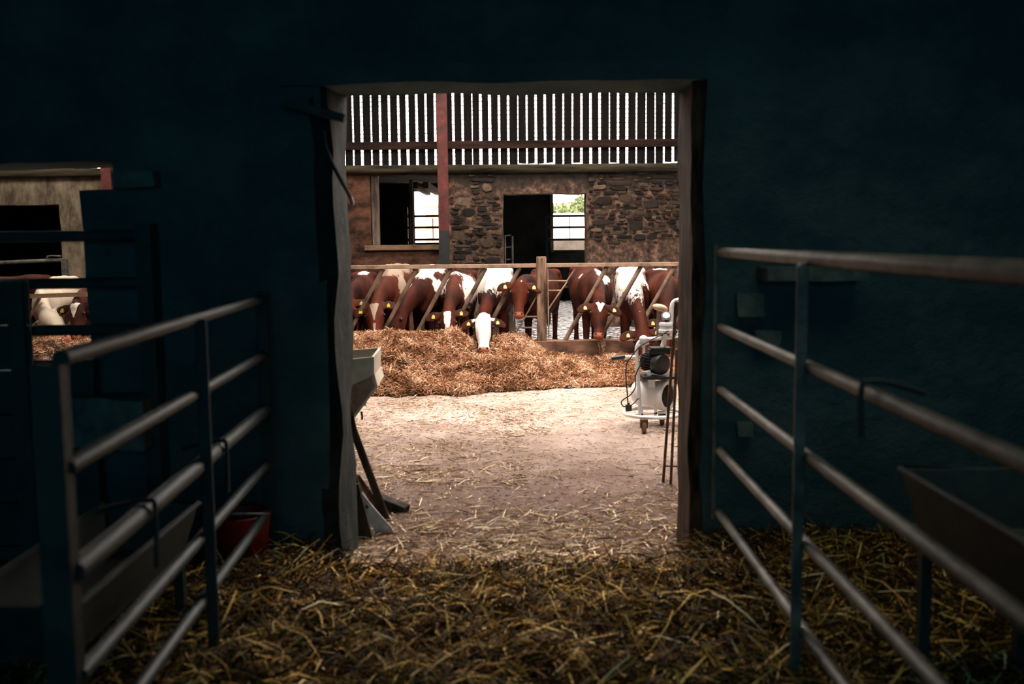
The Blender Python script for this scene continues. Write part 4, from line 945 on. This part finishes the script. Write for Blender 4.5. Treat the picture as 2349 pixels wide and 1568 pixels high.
# bedding in the front pen
def bed_h(x, y):
    h = .03 + .09 * (fbm(x, y, 2.6, 41) + .3) + fbm(x, y, 7, 44) * .09
    h = h + .06 * np.clip((x - .55) / .5, 0, 1) * np.clip((y - 2.0), 0, 1) + .06 * np.clip((-x - .55) / .4, 0, 1)
    edge = np.where(np.abs(x) < .72, np.clip((3.95 - y) / .55, 0, 1), 1)
    return h * edge - .012 * (1 - edge)
root = empty('straw_bedding', (0, 3, 0)); tag(root, 'thick straw bedding covering the floor of the dark front pen', 'straw', kind='stuff')
attach(heightfield('bedding_core', -2.4, 2.6, 1.6, 3.94, .04, bed_h, M['litter_and_shade']), root)
P = np.concatenate([scatter_on(46000, -1.5, 2.3, 2.35, 4.0, bed_h, -.011), scatter_on(9000, .7, 2.0, 3.0, 3.93, bed_h, 0)])
P[:, 2] = np.maximum(P[:, 2], .002) + RNG.random(len(P)) ** 2 * .05; n = len(P)
attach(strands('straw_stalks', P, dirs(n, .42), .04 + RNG.random(n) ** 2 * .24, .003 + RNG.random(n) * .0042, M['straw'], bend=.4, rnd=np.clip(RNG.random(n) ** 1.3, 0, 1), segs=3), root)

# =================================================================== THINGS AT THE LEFT JAMB
Yh = 5.0
root = empty('feed_hopper', (at(820, 900, Yh).x - .2, Yh + .2, 0)); tag(root, 'grey wedge-shaped feed hopper poking out behind the left side of the doorway', 'hopper')
def extr(name, pts, Y, th, mat, parent=None):
    bm = bm_(); A = [bm.verts.new(at(px, py, Y)) for px, py in pts]; B = [bm.verts.new(v.co + Vector((0, th, 0))) for v in A]
    bm.faces.new(A[::-1]); bm.faces.new(B); m = len(pts)
    for k in range(m): bm.faces.new((A[k], A[(k + 1) % m], B[(k + 1) % m], B[k]))
    fixnormals(bm); o = mesh_obj(name, bm, mat)
    if parent: attach(o, parent)
    return o
extr('hopper_panel', [(700, 830), (808, 823), (858, 818), (858, 856), (845, 866), (700, 930)], Yh, .012, M['grey_paint'], root)
extr('hopper_skirt', [(700, 930), (845, 866), (858, 856), (866, 887), (811, 962), (790, 975), (700, 975)], Yh, .014, M['red_oxide_hopper'], root)
bm = bm_(); ring = [at(858, 818, Yh), at(858, 862, Yh), at(866, 887, Yh), at(811, 962, Yh), at(760, 980, Yh)]
for (a, b2) in zip(ring, ring[1:]):
    q = [bm.verts.new(a), bm.verts.new(b2), bm.verts.new(b2 + Vector((-.02, .42, 0))), bm.verts.new(a + Vector((-.02, .42, 0)))]; bm.faces.new(q)
a, b2 = at(858, 818, Yh) + Vector((-.02, .42, 0)), at(700, 830, Yh) + Vector((0, .42, 0)); c1, d1 = at(700, 975, Yh) + Vector((0, .42, 0)), at(811, 962, Yh) + Vector((0, .42, 0))
bm.faces.new([bm.verts.new(p) for p in (a, b2, c1, d1)])
hs_ = mesh_obj('hopper_side', bm, M['grey_paint']); sd = hs_.modifiers.new('s', 'SOLIDIFY'); sd.thickness = .012; attach(hs_, root)
bm = bm_()
for dy in (.05, .38):
    p = at(745, 960, Yh); beam(bm, (p.x, Yh + dy, 0), (p.x + .03, Yh + dy, p.z + .05), .04, .03)
    p = at(700, 960, Yh); beam(bm, (p.x - .1, Yh + dy, 0), (p.x, Yh + dy, p.z + .05), .04, .03)
attach(mesh_obj('hopper_leg', bm, M['rust']), root)
bm = bm_(); tube(bm, [at(829, 944, Yh - .01), at(831, 955, Yh - .01), at(830, 962, Yh - .01)], .006, 6); attach(mesh_obj('string', bm, M['dark_wood']), root)
# leaning pole, shovel, board, beam
bm = bm_(); tube(bm, [at(770, 800, 4.44), at(810, 985, 4.52), at(892, 1205, 4.70)], .0185, 12); tag(smooth(mesh_obj('wooden_pole', bm, M['dark_wood'])), 'thick dark wooden pole leaning against the left side of the doorway', 'pole')
root = empty('shovel', at(890, 1245, 4.5)); tag(root, 'grey shovel blade resting on the floor at the left side of the doorway', 'shovel')
sh = extr('shovel_blade', [(824, 1122), (836, 1138), (868, 1176), (897, 1208), (909, 1234), (885, 1251), (862, 1222), (843, 1186), (829, 1150)], 4.48, .008, M['shovel'], root)
bm = bm_(); p = at(841, 1162, 4.475); lathe(bm, p, (0, -1, 0), [(0, .009), (.002, .009)], 12); attach(mesh_obj('rivet_hole', bm, M['black']), root)
bm = bm_(); tube(bm, [at(826, 1128, 4.485), at(780, 1010, 4.42), at(740, 900, 4.38)], .014, 10); attach(smooth(mesh_obj('shovel_handle', bm, M['dark_wood'])), root)
o = extr('leaning_board', [(822, 1110), (832, 1150), (845, 1200), (860, 1262), (856, 1290), (838, 1296), (815, 1296), (812, 1110)], 4.39, .025, M['dark_wood']); tag(o, 'dark narrow board standing between the shovel and the door jamb', 'board')
bm = bm_(); beam(bm, at(818, 1092, 4.58), at(850, 1138, 4.64), .022, .022); beam(bm, at(850, 1138, 4.64), at(876, 1195, 4.7), .022, .022); tag(mesh_obj('brown_stick', bm, M['rust']), 'thin brown stick behind the leaning wooden pole', 'stick')
bm = bm_(); beam(bm, at(868, 1146, 4.9), at(932, 1172, 4.84), .07, .055); tag(bevel(mesh_obj('timber_offcut', bm, M['dark_wood']), .005), 'short dark timber offcut lying on the floor by the pole foot', 'timber')

# =================================================================== RUSTY FRAME ON RIGHT JAMB
root = empty('metal_rack', at(1530, 1115, 5.3)); tag(root, 'narrow rusty two-bar metal rack leaning on the right door post', 'rack')
for a, b2 in ((at(1521, 1110, 5.42), at(1551, 690, 4.75)), (at(1538, 1119, 5.38), at(1553, 800, 4.9))):
    bm = bm_(); beam(bm, a, b2, .014, .014); attach(mesh_obj('bar', bm, M['rust']), root)
bm = bm_(); tube(bm, [at(1524, 1068, 5.36), at(1552, 1069, 5.30)], .0055, 8); attach(mesh_obj('rung', bm, M['rust']), root)

# =================================================================== VACUUM PUMP TROLLEY
YP = 7.0
Z5 = lambda x, y, dy=0: at(1350 + x / 3.267, 660 + y / 3.267, YP + dy)
root = empty('pump_trolley', Z5(480, 1060)); tag(root, 'white mobile vacuum pump trolley with black motor, standing near the right door post', 'pump trolley')
def part(name, bm, mat, sm=True, parent=None):
    fixnormals(bm); o = mesh_obj(name, bm, mat)
    if sm: smooth(o)
    attach(o, root)
    if parent is not None: o.parent = parent; o.matrix_parent_inverse = Matrix.Identity(4)
    return o
px1 = 3.267 * F_PX / YP  # zoom px per metre
bm = bm_(); tube(bm, spline([Z5(387, 950), Z5(378, 800), Z5(368, 620), Z5(360, 480), Z5(372, 420), Z5(410, 388), Z5(470, 382), Z5(560, 375), Z5(650, 368)], 6), .0135, 14); frame = part('trolley_frame', bm, M['white_paint'])
bm = bm_(); tube(bm, spline([Z5(625, 375, .05), Z5(625, 280, .05), Z5(622, 170, .05), Z5(632, 115, .05), Z5(665, 92, .05), Z5(720, 92, .05)], 6), .0155, 14); part('push_handle', bm, M['white_paint'])
bm = bm_(); bmesh.ops.create_uvsphere(bm, u_segments=20, v_segments=14, radius=.030, matrix=Matrix.Translation(Z5(412, 382, -.01)) @ Matrix.Diagonal((1.0, 1, .85, 1))); tube(bm, [Z5(415, 400), Z5(415, 490)], .010, 10)
tube(bm, [Z5(375, 432), Z5(450, 405)], .016, 10); part('frame_elbow', bm, M['white_paint'])
bm = bm_(); tube(bm, [Z5(362, 518), Z5(268, 517)], .0125, 12); gt = part('grip_tube', bm, M['white_paint'])
bm = bm_(); tube(bm, [Z5(275, 516, -.001), Z5(260, 517), Z5(190, 527), Z5(172, 529)], [.012, .0155, .0155, .014], 12); part('hand_grip', bm, M['black'], True, gt)
# base ring
bm = bm_(); tube(bm, [Z5(480, 935) + Vector((math.cos(t) * .205, math.sin(t) * .20, 0)) for t in np.linspace(0, 2 * PI, 40, endpoint=False)], .0135, 12, closed=True); part('base_ring', bm, M['white_paint'])
bm = bm_(); beam(bm, Z5(400, 880), Z5(396, 960), .02, .02); beam(bm, Z5(505, 880), Z5(500, 960, .0), .02, .02); beam(bm, Z5(350, 948), Z5(640, 930), .02, .012); part('tank_cradle', bm, M['white_paint'], False)
# tank
axis = (Vector((.88, -.48, 0))).normalized(); c0 = Z5(345, 770, .22)
e1 = Z5(600, 808, .02); axis = (e1 - c0); axis.z *= .3; TL = axis.length; axis.normalize()
rt = 112 / px1
bm = bm_(); lathe(bm, e1 - axis * TL, axis, [(0, rt * .45), (.015, rt * .72), (.04, rt * .88), (.07, rt * .93), (TL * .55, rt * .93), (TL * .56, rt * .96), (TL * .60, rt * .93), (TL - .05, rt * .93), (TL - .045, rt * 1.05), (TL - .005, rt * 1.05), (TL, rt * 1.0), (TL, rt * .80), (TL - .02, rt * .78)], 40); tank = part('vacuum_tank', bm, M['white_paint'])
bm = bm_(); lathe(bm, e1 - axis * .022, axis, [(0, rt * .77), (.012, rt * .76), (.02, rt * .66), (.022, rt * .3), (.026, rt * .28)], 32); part('tank_cover', bm, M['black_iron'], True, tank)
bm = bm_(); lathe(bm, e1 - axis * TL * .78 + Vector((0, 0, rt * .85)), (0, 0, 1), [(0, .045), (.03, .045), (.034, .04)], 20); part('tank_lid', bm, M['beige'], True, tank)
# motor
m1 = Z5(562, 578, -.03); m0 = Z5(410, 540, .14); ax = m1 - m0; ML = ax.length; ax.normalize(); rm_ = 80 / px1
bm = bm_(); lathe(bm, m0, ax, [(0, rm_ * .35), (.01, rm_ * .6), (.03, rm_ * .8), (ML * .70, rm_ * .8), (ML * .72, rm_ * .8)], 30)
s_ = ax.cross(Vector((0, 0, 1))).normalized(); u_ = s_.cross(ax)
for k in range(22):
    t = k * 2 * PI / 22; d = s_ * math.cos(t) + u_ * math.sin(t); beam(bm, m0 + ax * .03 + d * rm_ * .86, m0 + ax * ML * .70 + d * rm_ * .86, .004, .018, d)
motor = part('electric_motor', bm, M['black_iron'], False)
bm = bm_(); lathe(bm, m0 + ax * ML * .70, ax, [(0, rm_ * .96), (.01, rm_), (ML * .22, rm_), (ML * .27, rm_ * .94), (ML * .29, rm_ * .7), (ML * .292, .001)], 34); part('fan_cover', bm, M['black'], True, motor)
bm = bm_(); a = Z5(450, 492, .02); b2 = Z5(590, 448, .10); box(bm, (a.x, YP - .03, a.z), (b2.x, YP + .09, b2.z)); part('terminal_box', bm, M['black_iron'], False, motor)
bm = bm_(); box(bm, (a.x + .01, YP - .035, b2.z - .0), (b2.x + .01, YP + .095, b2.z + .012)); part('terminal_lid', bm, M['black_iron'], False)
bm = bm_(); a = Z5(400, 662); b2 = Z5(610, 672); box(bm, (a.x, YP - .07, b2.z - .004), (b2.x + .05, YP + .16, a.z + .004)); part('motor_plate', bm, M['black_iron'], False)
bm = bm_(); beam(bm, Z5(474, 660), Z5(474, 745), .045, .006, (0, 1, 0)); beam(bm, Z5(560, 665, .05), Z5(560, 740, .05), .05, .006, (0, 1, 0)); beam(bm, Z5(455, 655), Z5(445, 620), .05, .03); part('motor_bracket', bm, M['white_paint'], False)
# gauge, regulator canister, sight cup on stem
bm = bm_(); g = Z5(585, 217); lathe(bm, g + Vector((0, .015, -.008)), (-.15, -1, .75), [(0, .034), (.022, .036), (.030, .036), (.030, .029)], 28); gauge = part('vacuum_gauge', bm, M['black'])
bm = bm_(); lathe(bm, g + Vector((-.0032, -.0065, .008)), (-.15, -1, .75), [(0, .026), (.007, .025)], 24); part('gauge_face', bm, M['gauge_face'], True, gauge)
bm = bm_(); tube(bm, [Z5(583, 245), Z5(578, 345)], .0085, 10); part('gauge_stem', bm, M['black'])
bm = bm_(); lathe(bm, Z5(580, 335), (0, 0, 1), [(0, .05), (.02, .052), (.024, .046), (.05, .044), (.054, .05), (.07, .048), (.075, .02)], 26); part('regulator', bm, M['white_paint'])
bm = bm_(); tube(bm, [Z5(575, 345), Z5(560, 430), Z5(556, 440)], [.012, .02, .02], 10); part('regulator_funnel', bm, M['white_paint'])
bm = bm_(); beam(bm, Z5(527, 172, .1), Z5(522, 372, .1), .028, .02); part('sight_stem', bm, M['window_timber'], False)
bm = bm_(); lathe(bm, Z5(530, 172, .1), (.25, 0, 1), [(0, .018), (.008, .050), (.022, .056), (.034, .052), (.046, .03), (.05, .004)], 24); part('pulsator_cap', bm, M['beige'])
# cable and plug
bm = bm_(); tube(bm, spline([Z5(600, 320, -.06), Z5(560, 345, -.06), Z5(460, 395, -.06), Z5(380, 445, -.06), Z5(310, 530, -.06), Z5(284, 580, -.06), Z5(281, 680, -.06), Z5(290, 780, -.06), Z5(296, 875, -.06)], 7), .0045, 8)
tube(bm, spline([Z5(288, 890, -.06), Z5(258, 885, -.06), Z5(246, 855, -.06), Z5(270, 830, -.06), Z5(315, 800, -.06), Z5(352, 740, -.05), Z5(352, 660, -.03), Z5(382, 590, -.03), Z5(440, 500, -.03), Z5(470, 478, -.02)], 7), .0045, 8)
tube(bm, spline([Z5(312, 885, -.06), Z5(345, 860, -.05), Z5(365, 835, -.04), Z5(380, 830, -.03)], 5), .004, 8); part('power_cable', bm, M['black'])
bm = bm_(); c = Z5(300, 897, -.06); box(bm, (c.x - .022, c.y - .013, c.z - .022), (c.x + .022, c.y + .013, c.z + .022)); tube(bm, [c + Vector((0, 0, .02)), c + Vector((0, 0, .036))], .010, 10); bevel(part('mains_plug', bm, M['black'], False), .005)
# castors
def castor(c):
    bm = bm_(); beam(bm, c + Vector((0, 0, .098)), c + Vector((0, 0, .075)), .05, .05); 
    for s in (-1, 1): beam(bm, c + Vector((s * .022, 0, .08)), c + Vector((s * .022, .005, .04)), .006, .04)
    w = part('castor_fork', bm, M['rust'], False)
    bm = bm_(); lathe(bm, Vector((c.x - .015, c.y, .045)), (1, 0, 0), [(0, .030), (.003, .043), (.027, .043), (.03, .030)], 26); part('castor_wheel', bm, M['rust'], True, w)
cz = onz(1477, 993); castor(Vector((cz.x, cz.y, 0)))
castor(Vector((cz.x + .34, cz.y + .05, 0))); castor(Vector((cz.x + .17, cz.y + .30, 0)))
